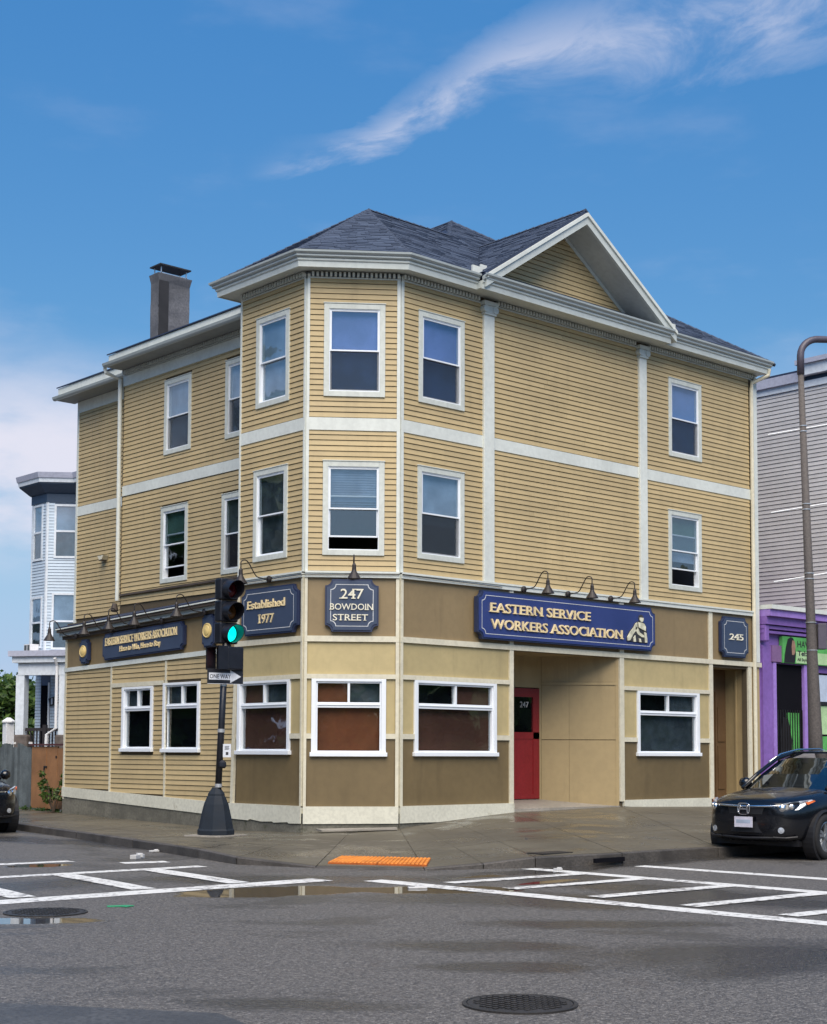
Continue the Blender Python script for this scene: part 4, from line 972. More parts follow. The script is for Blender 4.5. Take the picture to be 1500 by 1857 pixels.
# seated figure in relief
zf = lambda x, y: (6.27+(x-1205)*.004125, 4.515-(y-345)*.00288)
def rel(pts, d0, d1, nm, m_, par): return MB().fprism(FR, [zf(*p) for p in pts], d0, d1).build(nm, m_, par)
fo = rel([(1203, 520), (1225, 475), (1255, 440), (1268, 412), (1288, 398), (1303, 390), (1300, 370), (1304, 350), (1318, 342), (1334, 350), (1336, 372), (1330, 394), (1345, 406), (1358, 430), (1364, 480), (1368, 552), (1203, 545)], dd, dd+.02, 'figure_relief', 'stonedark', S1)
for q in ([(1304, 366), (1334, 366), (1334, 382), (1326, 396), (1312, 396), (1304, 384)], [(1203, 520), (1228, 476), (1256, 440), (1268, 415), (1282, 404), (1284, 440), (1268, 470), (1246, 500), (1226, 540), (1206, 545)], [(1290, 402), (1318, 402), (1340, 410), (1352, 432), (1350, 462), (1322, 452), (1296, 440)],
          [(1270, 436), (1290, 446), (1302, 476), (1336, 496), (1340, 512), (1318, 510), (1288, 492), (1268, 462)], [(1340, 470), (1356, 478), (1362, 520), (1362, 548), (1346, 548), (1342, 510)], [(1252, 520), (1266, 500), (1272, 548), (1254, 548)], [(1296, 520), (1310, 524), (1316, 548), (1300, 548)]):
    rel(q, dd+.02, dd+.034, 'figure_highlight', 'stonefig', fo)
S2, b2, dd = notch_sign(FC, -1, .385, 1.365, 3.765, 4.73, 'navy plaque reading 247 Bowdoin Street on the chamfered corner', 'signnavy', .12)
text_mesh('247', FC, -1, .665, 1.085, 4.37, 4.55, dd, 'creamletter', S2, bold=.006, split=True)
text_mesh('BOWDOIN', FC, -1, .49, 1.275, 4.165, 4.285, dd, 'creamletter', S2, bold=.006, split=True); text_mesh('STREET', FC, -1, .58, 1.225, 3.97, 4.09, dd, 'creamletter', S2, bold=.006, split=True)
S3, b3, dd = notch_sign(FL, -1, .08, 1.84, 3.765, 4.66, 'navy plaque reading Established 1977 behind the traffic signal', 'signnavy', .13)
text_mesh('Established', FL, -1, .44, 1.615, 4.27, 4.43, dd, 'gold', S3, bold=.014, split=True); text_mesh('1977', FL, -1, .78, 1.24, 3.985, 4.15, dd, 'gold', S3, bold=.006, split=True)
S4, b4, dd = notch_sign(FR, 1, 9.66, 10.70, 3.765, 4.69, 'small navy plaque reading 245 over the narrow doorway', 'signnavy', .12)
text_mesh('245', FR, 1, 9.96, 10.47, 4.165, 4.305, dd, 'creamletter', S4, bold=.004, split=True)
S5, b5, dd = notch_sign(FG, -1, 1.83, 5.0, 3.64, 4.21, 'long navy sign with gold lettering on the left side wall', 'signnavy', .09, slope=-.033, line=False)
text_mesh('EASTERN SERVICE WORKERS ASSOCIATION', FG, -1, 2.05, 4.85, 3.845, 4.02, dd, 'gold', S5, bold=.010, zs=.033, thick=.02)
text_mesh('Here to Win, Here to Stay', FG, -1, 2.65, 4.25, 3.70, 3.82, dd, 'gold', S5, bold=.010, zs=.033, thick=.02)
for s0, s1, z0, z1, lab in ((5.62, 5.99, 3.51, 4.04, 'navy tablet with a round gold seal at the far left end of the side wall'), (.76, 1.17, 3.63, 4.29, 'navy tablet with a round gold seal just left of the traffic signal')):
    r, b, d = notch_sign(FG, -1, s0, s1, z0, z1, lab, 'signnavy', .07, line=False)
    c = FG.p((s0+s1)/2, d, (z0+z1)/2); w_ = (s1-s0)*.36
    MB().lathe([(w_, 0), (w_, .02), (w_*.9, .03), (w_*.85, .022), (w_*.7, .022), (w_*.62, .034), (w_*.3, .045), (w_*.05, .05)], c, FG.n, 24).build('seal', 'goldside', r, smooth=False)

# ------------------------------------------------------------------ gooseneck lamps
def gooseneck():
    r = root('gooseneck_lamp', (0, 0, 0), 'x', 'lamp', 'gooseneck sign lamps')
    MB().lathe([(.065, 0), (.065, .03), (.03, .05)], (0, 0, 0), (0, -1, 0), 14).build('wall_mount', 'lampblack', r)
    pts = [(0, 0, 0), (0, -.10, .0), (0, -.26, .015)]
    for k in range(9):
        a = k/8; pts.append((0, -.26-.30*a, .015+.30*a*a*(3-2*a)))
    for k in range(1, 9):
        a = math.pi*(.5-k/8*.5)-.0; pts.append((0, -.56-.10*math.cos(a), .315-.0+.06*math.sin(a)-.06))
    pts += [(0, -.66, .20), (0, -.66, .12)]
    MB().tube(pts, .011, 8).build('arm', 'lampblack', r, smooth=True)
    MB().lathe([(.016, .16), (.035, .12), (.04, .03), (.05, .0), (.125, -.12), (.128, -.13), (.118, -.128), (.045, -.01), (.02, .0)], (0, -.66, .0), (0, 0, 1), 20).build('shade', 'lampblack', r)
    return r
proto = gooseneck(); first = True
lamps = [(FR, 3.20, 4.80, 'lamp over the left end of the bright blue entrance sign'), (FR, 4.50, 4.80, 'lamp over the middle of the bright blue entrance sign'), (FR, 5.83, 4.80, 'lamp over the right end of the bright blue entrance sign'),
         (FC, .87, 4.79, 'lamp over the 247 plaque on the chamfered corner'), (FL, .95, 4.80, 'lamp over the Established plaque beside the signal head'),
         (FG, 6.05, 4.12, 'lamp sticking out past the far left end of the side wall'), (FG, 4.55, 4.17, 'second lamp from the far left end of the side wall'), (FG, 3.55, 4.22, 'middle lamp of the five on the side wall'), (FG, 2.55, 4.25, 'fourth lamp from the far left end of the side wall'), (FG, 1.0, 4.32, 'side wall lamp nearest the traffic signal')]
for F, s_, z_, lab in lamps:
    o = proto if first else copy_tree(proto); first = False
    o.location = F.p(s_, .10 if F is not FG else .16, z_)
    o.rotation_euler = (0, 0, math.atan2(F.n.x, -F.n.y)); o['label'] = 'black gooseneck '+lab

# ------------------------------------------------------------------ traffic signal
PX, PY = -3.28, 1.05
TS = root('traffic_signal', (PX, PY, .09), 'black traffic signal pole with green light lit at the corner', 'traffic signal')
lean = lambda z: Vector((PX-.02*(z-.1)+0.055*(z-.1)*.74, PY-.055*(z-.1)*.67-.0*z, z))
MB().cube((PX, PY, .10), (.78, .78, .07), .3).build('concrete_pad', 'concrete', TS, bevel=.01)
MB().lathe([(.32, .13), (.325, .21), (.305, .24), (.265, .45), (.215, .66), (.165, .78), (.15, .80), (.145, .84), (.09, .92), (.072, .95)], (PX, PY, 0), n=8).build('flared_base', 'polebase', TS)
MB().tube([lean(.9), lean(2.0), lean(3.45)], .058, 14).build('pole', 'signalhouse', TS, smooth=True)
for z_ in (.98, 1.93, 2.73): MB().lathe([(.062, -.03), (.062, .03)], lean(z_), n=14).build('steel_band', 'silver', TS)
MB().lathe([(.05, 0), (.075, .03), (.07, .10), (.03, .14)], lean(1.28)+Vector((.02, -.06, 0)), n=10).build('push_button', 'signalhouse', TS)
pn = lean(1.58); FN = Fr((pn.x+.03, pn.y-.075), (.78, -.62), (-.62, -.78))
nt_ = MB().box(FN, -.02, .12, 0, .006, 1.47, 1.70).build('notice', 'paper', TS)
B = MB()
for k in range(4): B.box(FN, .01, .09-.01*(k % 2), .0065, .008, 1.655-k*.018, 1.663-k*.018)
B.box(FN, .03, .075, .0065, .008, 1.51, 1.56); B.build('print', 'ink', nt_)
top = lean(3.5); HX, HY = top.x, top.y-.02
FH = Fr((HX+.035, HY), (1, 0), (0, -1))
for i, (lens) in enumerate(('green_led', 'amberlens', 'redlens')):
    z0 = 3.44+i*.385; B = MB(); B.box(FH, -.19, .19, -.16, .03, z0, z0+.372)
    h = B.build('signal_section', 'signalhouse', TS, bevel=.025)
    c = FH.p(0, .03, z0+.186)
    MB().lathe([(.150, 0), (.14, .015), (.09, .035), (.0, .042)], c, FH.n, 24).build('lens', lens, h, smooth=True, label=('lit green lens', 'dark amber lens', 'dark red lens')[i])
    B = MB(); n = 28; L_ = .27
    for k in range(n):     # cut-away visor
        a0, a1 = 2*math.pi*k/n, 2*math.pi*(k+1)/n
        def ln(a): return L_*(.40+.60*(.5+.5*math.sin(a))**.8)
        q = []
        for a in (a0, a1):
            for rr in (.168, .160):
                for t_ in (0, ln(a)): q.append(c+FH.u*rr*math.cos(a)+Vector((0, 0, rr*math.sin(a)-.10*t_))+FH.n*t_)
        B.add(q, [(0, 1, 5, 4), (2, 6, 7, 3), (1, 3, 7, 5), (0, 4, 6, 2)])
    B.build('visor', 'signalhouse', h, smooth=False)
MB().lathe([(.07, 3.37), (.085, 3.38), (.085, 3.40), (.06, 3.45)], (HX, HY, 0), n=12).build('hub', 'signalhouse', TS)
# pedestrian signal
PSX, PSY = HX+.01, HY+.02
B = MB(); B.cube((PSX+.08, PSY, 3.185), (.34, .36, .40)); ps = B.build('pedestrian_signal', 'signalhouse', TS, bevel=.02)
B = MB(); B.cube((PSX-.19, PSY, 3.38), (.20, .38, .02)); B.cube((PSX-.19, PSY+.185, 3.185), (.20, .02, .40)); B.cube((PSX-.19, PSY-.185, 3.185), (.20, .02, .40)); B.build('hood', 'signalhouse', ps)
B = MB(); B.cube((PSX-.094, PSY-.04, 3.15), (.008, .10, .16)); 
for k in range(4): B.cube((PSX-.094, PSY-.075+k*.025, 3.26), (.008, .014, .10))
B.build('hand_symbol', 'red_led', ps)
# one way sign
OW = root('one_way_sign', lean(2.85), 'black and white ONE WAY arrow sign on the signal pole', 'sign')
FO = Fr((lean(2.85).x-.06, lean(2.85).y-.075), (.97, -.243), (-.243, -.97)); o0 = -.30
MB().fprism(FO, [(o0, 2.735), (o0+.66, 2.735), (o0+.66, 3.0), (o0, 3.0)], 0, .006).build('plate', 'signalhouse', OW)
arr = MB().fprism(FO, [(o0+.03, 2.808), (o0+.42, 2.808), (o0+.42, 2.755), (o0+.62, 2.868), (o0+.42, 2.98), (o0+.42, 2.928), (o0+.03, 2.928)], .007, .009).build('arrow', 'paper', OW)
text_mesh('ONE WAY', FO, 1, o0+.045, o0+.43, 2.830, 2.905, .0095, 'ink', OW, thick=.001, serif=False, bold=.01)
MB().fprism(FO, [(o0, 2.735), (o0+.66, 2.735), (o0+.66, 2.741), (o0, 2.741)], .007, .009).build('edge_line', 'paper', OW)

# ------------------------------------------------------------------ street lamp (right)
LX, LY = 5.12, -5.52
SP = root('street_lamp', (LX, LY, .17), 'brown aggregate street lamp column with bent arm beside the parked car', 'street lamp')
tl = lambda z: Vector((LX-.045*(z-.2)*.74*.55, LY+.045*(z-.2)*.67*.55-.02*(z-.2)*.0, z))
MB().tube([tl(.15), tl(2), tl(4), tl(8.5)], [.135, .122, .085, .052], 16).build('column', 'polegrit', SP, smooth=True)
aa = tl(8.45); q = [aa, aa+Vector((0, 0, .35))]
for k in range(1, 8):
    a = k/7*math.pi/2; q.append(aa+Vector((.40*(1-math.cos(a))*.95, -.40*(1-math.cos(a))*.4, .35+.34*math.sin(a))))
q.append(q[-1]+Vector((1.6, -.65, .12)))
MB().tube(q, [.066]*2+[.064]*7+[.045], 12).build('arm', 'polecap', SP, smooth=True)
e = q[-1]; MB().lathe([(.05, -.1), (.16, .0), (.17, .5), (.08, .62)], e, (.93, -.37, .05), 12).build('luminaire', 'polecap', SP)
for z_ in (7.45, 6.02, 4.76):
    c = tl(z_)
    B = MB(); B.tube([c+Vector((-.42, .46, -.10)), c], .014, 6); B.tube([c, c+Vector((.42, -.46, .10))], .014, 6); B.build('banner_rod', 'white', SP)
    for dz in (-.05, .05): MB().lathe([(.125-.0078*z_, -.008), (.125-.0078*z_, .008)], c+Vector((0, 0, dz)), n=16).build('steel_band', 'silver', SP)
for z_ in (3.92, 3.42): MB().lathe([(.101, -.007), (.101, .007)], tl(z_), n=16).build('steel_band', 'silver', SP)
MB().cube(tuple(tl(3.67)+Vector((.16, -.10, 0))), (.16, .2, .46), -.73).build('control_box', 'polecap', SP, bevel=.01)

# ------------------------------------------------------------------ right neighbours
PS = root('purple_shop', (14, 2, .3), 'one storey purple painted shop front with green hair poster sign', 'building')
MB().box(FR, 11.27, 24, -6, -.02, .0, 4.95).build('wall', 'purple', PS)
for z0, z1, d0, m in ((4.79, 4.95, .30, 'lilac'), (4.60, 4.79, .20, 'purple'), (4.50, 4.58, .14, 'purple'), (4.40, 4.46, .11, 'purple')): MB().box(FR, 11.29, 24, -.02, d0, z0, z1).build('cornice', m, PS)
MB().box(FR, 11.28, 24, -.4, .36, 4.95, 5.05).build('coping', 'trim', PS)
MB().box(FR, 11.30, 11.46, -.02, .16, 4.2, 4.60).build('bracket', 'purple', PS, bevel=.03)
MB().box(FR, 11.34, 11.72, -.02, .04, .3, 4.12).build('pilaster', 'purple', PS); MB().box(FR, 11.74, 11.86, -.02, .06, .3, 3.72).build('door_frame', 'lilac', PS)
MB().box(FR, 11.68, 12.06, -.02, .075, 3.74, 4.13).build('mauve_panel', 'purpledk', PS)
sg = root('poster_sign', FR.p(13.3, .1, 3.73), 'green poster sign of a long haired woman with telephone text above the shop door', 'sign')
FSg = FR
pb = MB().box(FR, 12.07, 15.2, .0, .10, 3.73, 4.36).build('sign_board', 'greenpost', sg)
MB().box(FR, 12.62, 15.2, .10, .104, 3.745, 4.02).build('pale_field', 'greenpale', pb)
MB().fprism(FR, [(12.12, 3.74), (12.56, 3.74), (12.60, 3.95), (12.58, 4.20), (12.50, 4.33), (12.40, 4.355), (12.28, 4.30), (12.20, 4.12), (12.14, 3.90)], .104, .108).build('portrait_hair', 'hair', pb)
MB().fprism(FR, [(12.44, 3.93), (12.52, 3.93), (12.57, 4.0), (12.59, 4.14), (12.55, 4.27), (12.46, 4.28), (12.43, 4.12)], .108, .111).build('portrait_face', 'skin', pb)
text_mesh('HAV', FR, 1, 12.68, 13.15, 4.13, 4.29, .104, 'ink', sg, thick=.003, serif=False, bold=.0); text_mesh('Tel:', FR, 1, 12.68, 13.05, 3.93, 4.05, .108, 'ink', sg, thick=.003, serif=False, bold=.02); text_mesh('All Styles', FR, 1, 12.66, 13.15, 3.80, 3.87, .108, 'ink', sg, thick=.003, serif=False, bold=.01)
MB().box(FR, 11.86, 13.02, -.6, -.018, .42, 3.70).build('doorway', 'dark', PS)
dr = MB().box(FR, 11.92, 12.98, -.015, .0, .45, 2.60).build('door', 'dark', PS, label='dark barred shop door with a green poster behind the bars')
MB().box(FR, 12.35, 12.90, .0, .004, 1.25, 2.55).build('door_poster', 'greenpost', dr); MB().fprism(FR, [(12.05, 1.0), (12.5, 1.0), (12.55, 1.9), (12.40, 2.4), (12.2, 2.45), (12.06, 2.0)], .004, .007).build('poster_figure', 'hair', dr)
for k in range(11): MB().box(FR, 11.95+k*.1, 11.965+k*.1, .01, .03, .45, 2.62).build('bar', 'blackmetal', dr)
MB().box(FR, 13.02, 13.14, -.02, .06, .3, 3.72).build('door_frame', 'lilac', PS)
sw = MB().box(FR, 13.25, 15.3, -.02, .012, 1.0, 3.55).build('shop_window', 'dark', PS)
MB().box(FR, 13.3, 15.2, .012, .016, 1.05, 2.0).build('window_poster', 'greenpost', sw); MB().box(FR, 13.3, 15.2, .012, .016, 2.05, 2.75).build('window_poster', 'greenpale', sw); MB().fprism(FR, [(13.34, 2.1), (13.62, 2.1), (13.66, 2.4), (13.55, 2.68), (13.40, 2.70), (13.33, 2.5)], .016, .02).build('poster_hair', 'hair', sw); MB().fprism(FR, [(13.42, 2.15), (13.54, 2.15), (13.57, 2.4), (13.50, 2.55), (13.43, 2.5)], .02, .023).build('poster_face', 'skin', sw)
MB().box(FR, 13.3, 15.2, .012, .016, 2.85, 3.5).build('window_poster', 'shadepale', sw); MB().box(FR, 13.25, 15.3, .012, .05, 2.76, 2.84).build('window_rail', 'blackmetal', sw)
MB().box(FR, 13.14, 24, -.02, .09, .3, .9).build('stall_riser', 'purple', PS)
GB = root('grey_sided_house', (18, 6, 3), 'tall grey clapboard house rising behind the purple shop', 'building')
FGB = Fr((14.6, 0), (0, 1), (-1, 0))
gwall = MB().box(FGB, -.35, 9, -8, 0, 4.0, 11.05).build('wall', 'sheath', GB)
GME = board_mesh('grey_clapboard', 'greysiding')
z = 5.0
while z < 10.92:
    place_board(FGB, -.35, 5.5, z, EXP*1.06, 0, gwall, GME); z += EXP*1.06
MB().box(FGB, -.45, 9, -.2, .06, 10.93, 11.10).build('frieze_board', 'bluetrim', GB); MB().box(FGB, .85, 9, -.2, .14, 11.10, 11.34).build('cornice', 'lilactrim', GB)
B = MB(); B.box(FGB, -.9, .85, -8, .20, 11.22, 11.50); B.build('cornice', 'bluetrim', GB); MB().box(FGB, -.9, .95, -8, .28, 11.50, 11.62).build('cornice', 'lilactrim', GB); MB().box(FGB, .85, 9, -8, .05, 11.34, 11.42).build('roof', 'lowroof', GB)
MB().box(FGB, -.9, .8, -.3, .02, 11.05, 11.22).build('soffit_box', 'bluecornice', GB)

# ------------------------------------------------------------------ left: pale blue house
HB = root('pale_blue_house', (9, 27, .2), 'pale blue clapboard house with round-cornered bay and porch left of the yellow building', 'building')
def pix(x, y, d):
    return CAM+(fwd+rt*((x-750)/FPX)-upv*((y-PPY)/FPX))*d
h0 = pix(85, 1000, 50.); bx, by = h0.x, h0.y          # corner between the two bay faces
t2 = Vector((math.cos(AL)*1.0, -math.sin(AL)*1.0))
FH1 = Fr((bx, by), (0, 1), (-1, 0)); FH2 = Fr((bx, by), (.80, -.60), (-.60, -.80))
B = MB(); Q = [(bx, by+1.02), (bx, by), (bx+.80*1.12, by-.60*1.12), (bx+.80*1.12, by-3.5), (bx+9, by-3.5), (bx+9, by+1.9), (bx+1.0, by+1.9)]
hw = B.prism([(a, b, 4.4) for a, b in Q], (0, 0, 6.0)).build('wall', 'bluesheath', HB)
BLM = board_mesh('blue_clapboard', 'bluesiding')
wH1 = [(.10+.22, .82, 8.0, 9.75), (.26, .86, 5.05, 6.65)]; wH2 = [(.30, .92, 8.05, 9.72), (.27, .92, 5.0, 6.75)]
for F, L_, ws in ((FH1, 1.02, wH1), (FH2, 1.12, wH2)):
    z = 4.75
    while z < 9.86:
        cur = .05
        for h in sorted(h for h in ws if h[2]-.06 < z+.05 < h[3]+.06):
            place_board(F, cur, h[0]-.06, z, EXP, 0, hw, BLM); cur = h[1]+.06
        place_board(F, cur, L_-.05, z, EXP, 0, hw, BLM); z += EXP
    for (a, b, c, e) in ws:
        B = MB()
        for r in ((a-.07, a, c-.07, e+.07), (b, b+.07, c-.07, e+.07), (a, b, e, e+.07), (a, b, c-.07, c), (a, b, (c+e)/2-.03, (c+e)/2+.03)): B.box(F, r[0], r[1], 0, .05, r[2], r[3])
        wv = B.build('window', 'bluetrim', HB)
        MB().box(F, a, b, .016, .020, c, e).build('pane', 'glass', wv); MB().box(F, a, b, .004, .008, c, (c+e)/2).build('curtain', 'curtain', wv); MB().box(F, a, b, .004, .008, (c+e)/2, e).build('blind', 'shadepale', wv)
B = MB()
for F, s_ in ((FH1, 0), (FH1, .97), (FH2, 0), (FH2, 1.07)): B.box(F, s_, s_+.05, 0, .035, 4.7, 9.9)
B.build('corner_board', 'bluetrim', HB)
hp = [(bx+1.0, by+1.9), (bx, by+1.02), (bx, by), (bx+.80*1.12, by-.60*1.12), (bx+.80*1.12, by-3.5)]
MB().sweep(hp, [(-.1, 9.86), (.05, 9.86), (.05, 10.15), (.10, 10.16), (.42, 10.42), (.42, 10.46), (-.1, 10.46)], 1).build('cornice', 'bluecornice', HB)
MB().sweep(hp, [(.0, 10.46), (.45, 10.46), (.47, 10.60), (.0, 10.60)], 1).build('cornice', 'bluetrim', HB); MB().sweep(hp, [(.0, 10.60), (.50, 10.60), (.54, 10.78), (.0, 10.85)], 1).build('cornice', 'lilactrim', HB)
MB().prism([(a, b, 10.5) for a, b in Q], (0, 0, .2)).build('roof', 'lowroof', HB)
ac = MB().box(FH1, .36, .80, .02, .34, 4.86, 5.12).build('air_conditioner', 'white', HB); B = MB(); B.box(FH1, .40, .55, .34, .345, 4.89, 5.09); B.box(FH1, .60, .76, .34, .345, 4.89, 5.09); B.build('grille', 'curtain', ac)
# porch
pc = pix(36, 1250, 48.6); pc2 = pix(113, 1250, 48.2); FPc = Fr((pc.x, pc.y), tuple(Vector((pc2.x-pc.x, pc2.y-pc.y)).normalized()), (0, 0)); tt_ = FPc.u; FPc.n = Vector((tt_.y, -tt_.x, 0)); PL = (Vector((pc2.x, pc2.y))-Vector((pc.x, pc.y))).length
if FPc.n.dot(CAM-FPc.o) < 0: FPc.n = -FPc.n
MB().box(FPc, -.30, PL+.9, -1.6, .28, 4.62, 4.80).build('porch_roof', 'lilactrim', HB); MB().box(FPc, -.2, PL+.8, -1.6, .18, 4.42, 4.62).build('porch_roof', 'bluetrim', HB); MB().box(FPc, -.05, PL+.8, -.25, .05, 4.02, 4.40).build('porch_beam', 'bluetrim', HB)
for s0, s1 in ((-.12, .18), (PL-.1, PL+.5)): MB().box(FPc, s0, s1, -.25, .04, 2.1, 4.03).build('porch_post', 'bluetrim', HB)
bw = MB().box(FPc, -.25, PL+.8, -1.55, -1.45, 1.2, 4.6).build('porch_wall', 'bluesheath', HB)
z = 1.6
while z < 4.2:
    place_board(FPc, .31, PL+.4, z, EXP, -1.45, bw, BLM); place_board(FPc, -.24, -.04, z, EXP, -1.45, bw, BLM); z += EXP
MB().box(FPc, -.02, .24, -1.45, -1.41, 1.8, 3.75).build('porch_door', 'dark', HB); MB().box(FPc, .24, .30, -1.45, -1.39, 1.8, 3.85).build('door_trim', 'white', HB)
MB().box(FPc, -.35, .35, -.30, .10, .4, 2.1).build('stone_pier', 'stone', HB, bevel=.06); MB().box(FPc, PL-.2, PL+.6, -.30, .10, .4, 2.1).build('stone_pier', 'stone', HB, bevel=.06); MB().box(FPc, .2, PL, -1.4, .05, .4, 1.25).build('porch_base', 'stone', HB)
rl = MB().box(FPc, .2, PL, -.12, -.05, 2.22, 2.32).build('railing', 'darkwood', HB)
for k in range(11): MB().box(FPc, .25+k*(PL-.3)/11, .285+k*(PL-.3)/11, -.11, -.07, 1.3, 2.22).build('baluster', 'darkwood', rl)
MB().box(FPc, PL*.55, PL*.55+.12, -.14, -.02, 1.2, 2.42).build('newel', 'darkwood', rl)
nb = root('house_number_sign', FPc.p(PL*.35, -1.4, 3.2), 'tilted black board with white house number 165 on the porch', 'sign')
MB().fprism(FPc, [((.34), 3.05), ((.34)+.75, 3.32), ((.34)+.68, 3.58), ((.34)-.07, 3.31)], -1.40, -1.37).build('board', 'ink', nb); text_mesh('165', FPc, 1, (.34)+.04, (.34)+.60, 3.12, 3.32, -1.37, 'paper', nb, thick=.01, serif=False, bold=.01, zs=.36)
MB().tube([FPc.p(PL-.15, .25, 4.55), FPc.p(PL-.15, .10, 4.3), FPc.p(PL-.15, .10, 2.3), FPc.p(PL-.45, .14, 2.1), FPc.p(PL-.5, .14, .8)], .05, 8).build('downspout', 'white', HB)
# gate, fence, weeds
gt = root('wooden_gate', (-.9, 10.9, .18), 'stained plywood double gate beside the yellow building', 'gate')
FGt = Fr((-.95, 10.2), (.04, 1), (-1, .04))
for a, b in ((.10, .70), (.72, 1.28), (1.30, 2.05)): MB().box(FGt, a, b, -.03, .02, .22, 1.64+.04*(a > .5)).build('leaf', 'gatewood', gt, bevel=.006)
for a in (.06, 1.29): MB().box(FGt, a-.03, a+.03, -.06, .03, .12, 1.66).build('post', 'gatewood', gt)
MB().box(FGt, .02, 2.1, -.3, .06, 1.70, 1.74).build('cap', 'tealroof', gt); MB().box(FGt, 1.22, 1.38, .02, .04, 1.18, 1.22).build('latch', 'blackmetal', gt); MB().box(FGt, 1.33, 1.36, .02, .05, 1.12, 1.20).build('bolt', 'blackmetal', gt); MB().box(FGt, .73, .78, .02, .035, 1.4, 1.46).build('hinge', 'blackmetal', gt)
fn = root('board_fence', (-.9, 12.8, .18), 'weathered blue grey board fence left of the plywood gate', 'fence')
for k in range(13):
    MB().box(FGt, 2.09+k*.152, 2.09+k*.152+.146, -.02+random.uniform(-.008, .008), .012+random.uniform(0, .006), .17, 1.70+random.uniform(-.05, .06)).build('board', 'fencewood', fn)
for z_ in (.55, 1.4): MB().box(FGt, 2.09, 4.08, -.07, -.03, z_, z_+.09).build('rail', 'fencewood', fn)
for k in (0, 6, 12): MB().box(FGt, 2.13+k*.152, 2.21+k*.152, -.03, .03, 1.74, 1.79).build('cap', 'white', fn)
pp = pix(15, 1340, 44); tag(MB().cube((pp.x, pp.y, 1.2), (.25, .25, 2.4)).lathe([(.2, 2.4), (.2, 2.45), (.05, 2.55)], (pp.x, pp.y, 0), n=8).build('gate_post', 'white', bevel=.01), 'white square post behind the weathered fence', 'post')

def leaf_cloud(B, c, rx, ry, rz, n, size, rng):
    for _ in range(n):
        while True:
            v = Vector((rng.uniform(-1, 1), rng.uniform(-1, 1), rng.uniform(-1, 1)))
            if v.length < 1: break
        v = v*(.55+.45*rng.random()) if v.length > 0 else v
        p = Vector(c)+Vector((v.x*rx, v.y*ry, v.z*rz)); s_ = size*rng.uniform(.6, 1.3)
        a = Vector((rng.gauss(0, 1), rng.gauss(0, 1), rng.gauss(0, .7))).normalized(); b = a.cross(Vector((rng.gauss(0, 1), rng.gauss(0, 1), rng.gauss(0, 1)))).normalized()
        B.add([p-a*s_, p+b*s_*.45-a*.1*s_, p+a*s_, p-b*s_*.45-a*.1*s_], [(0, 1, 2, 3)], rng.random())
def tree(c, h, r, label, m='leaf', seed=1, n=30, lv=230, size=.17):
    rng = random.Random(seed); t = root('tree', c, label, 'tree'); c = Vector(c)
    B = MB(); B.tube([c+Vector((0, 0, -.1)), c+Vector((.1, 0, h*.3)), c+Vector((0, .15, h*.62)), c+Vector((.1, .1, h*.85))], [.28*h/9, .2*h/9, .12*h/9, .03], 9)
    cl_ = []
    for k in range(n):
        a = rng.uniform(0, 6.28); e = rng.uniform(-.6, 1); rr = r*math.sqrt(max(0.05, 1-e*e*.8))*rng.uniform(.45, .95)
        p = c+Vector((math.cos(a)*rr, math.sin(a)*rr, h*.62+e*h*.36)); cl_.append(p)
        if k % 2 == 0: B.tube([c+Vector((0, 0, h*(.35+.02*k % .3))), c.lerp(p, .6)+Vector((0, 0, h*.22)), p], [.07*h/9, .045*h/9, .015], 6)
    B.build('trunk', 'bark', t)
    L_ = MB()
    for p in cl_: q_ = rng.uniform(.24, .42)*r; leaf_cloud(L_, p, q_*1.15, q_*1.15, q_*.8, lv, size, rng)
    L_.build('crown', m, t, tone=True, recalc=False, kind='stuff')
for x, y, d, h, r, lab, m, sd_ in ((4, 1290, 75, 4.9, 3.0, 'tall leafy green tree left of the blue house', 'leaf', 3), (-40, 1320, 66, 4.4, 3.2, 'broad green tree at the left edge of view', 'leaf2', 5), (22, 1325, 60, 2.6, 1.6, 'low bushy tree beside the blue house porch', 'leaf2', 8)):
    p = pix(x, 1375, d); tree((p.x, p.y, 0), h, r, lab, m, sd_)
L_ = MB(); rng = random.Random(21)
for k in range(320):      # trees and roofs across the streets, seen only mirrored in the panes
    a = R_(rng.uniform(98, 345)); rr = rng.uniform(62, 78); hh = rng.uniform(6, 12.5) if a > 2.85 else rng.uniform(17, 25)
    leaf_cloud(L_, (-8+rr*math.cos(a), -8+rr*math.sin(a), hh*.5), 4.2, 4.2, hh*.58, 170, 1.5, rng)
tl_ = L_.build('tree_line', 'leaf', None, tone=True, recalc=False, kind='stuff'); tl_['label'] = 'belt of street trees across the junction mirrored in the window panes'; tl_['category'] = 'trees'
pl = root('weed_bush', (-1.35, 10.35, .17), 'leggy green weed growing at the foot of the gate', 'plant')
rng = random.Random(4); B = MB(); L_ = MB()
for k in range(9):
    a = rng.uniform(0, 6.28); tip = Vector((-1.35+.28*math.cos(a), 10.3+.40*math.sin(a), .17+rng.uniform(.35, .95))); B.tube([(-1.35, 10.3, .15), tip.lerp(Vector((-1.35, 10.3, .3)), .4)+Vector((0, 0, .12)), tip], [.012, .009, .004], 5)
    for t_ in (.6, .8, 1.0): leaf_cloud(L_, Vector((-1.35, 10.3, .25)).lerp(tip, t_), .10, .12, .08, 14, .06, rng)
B.build('stem', 'bark', pl); L_.build('foliage', 'leaf2', pl, tone=True, recalc=False, kind='stuff')
L_ = MB(); rng = random.Random(9)
for k in range(40):
    a = rng.uniform(0, 3.4); leaf_cloud(L_, FGt.p(a, .06+rng.uniform(0, .15), .2), .09, .12, .06, 9, .045, rng)
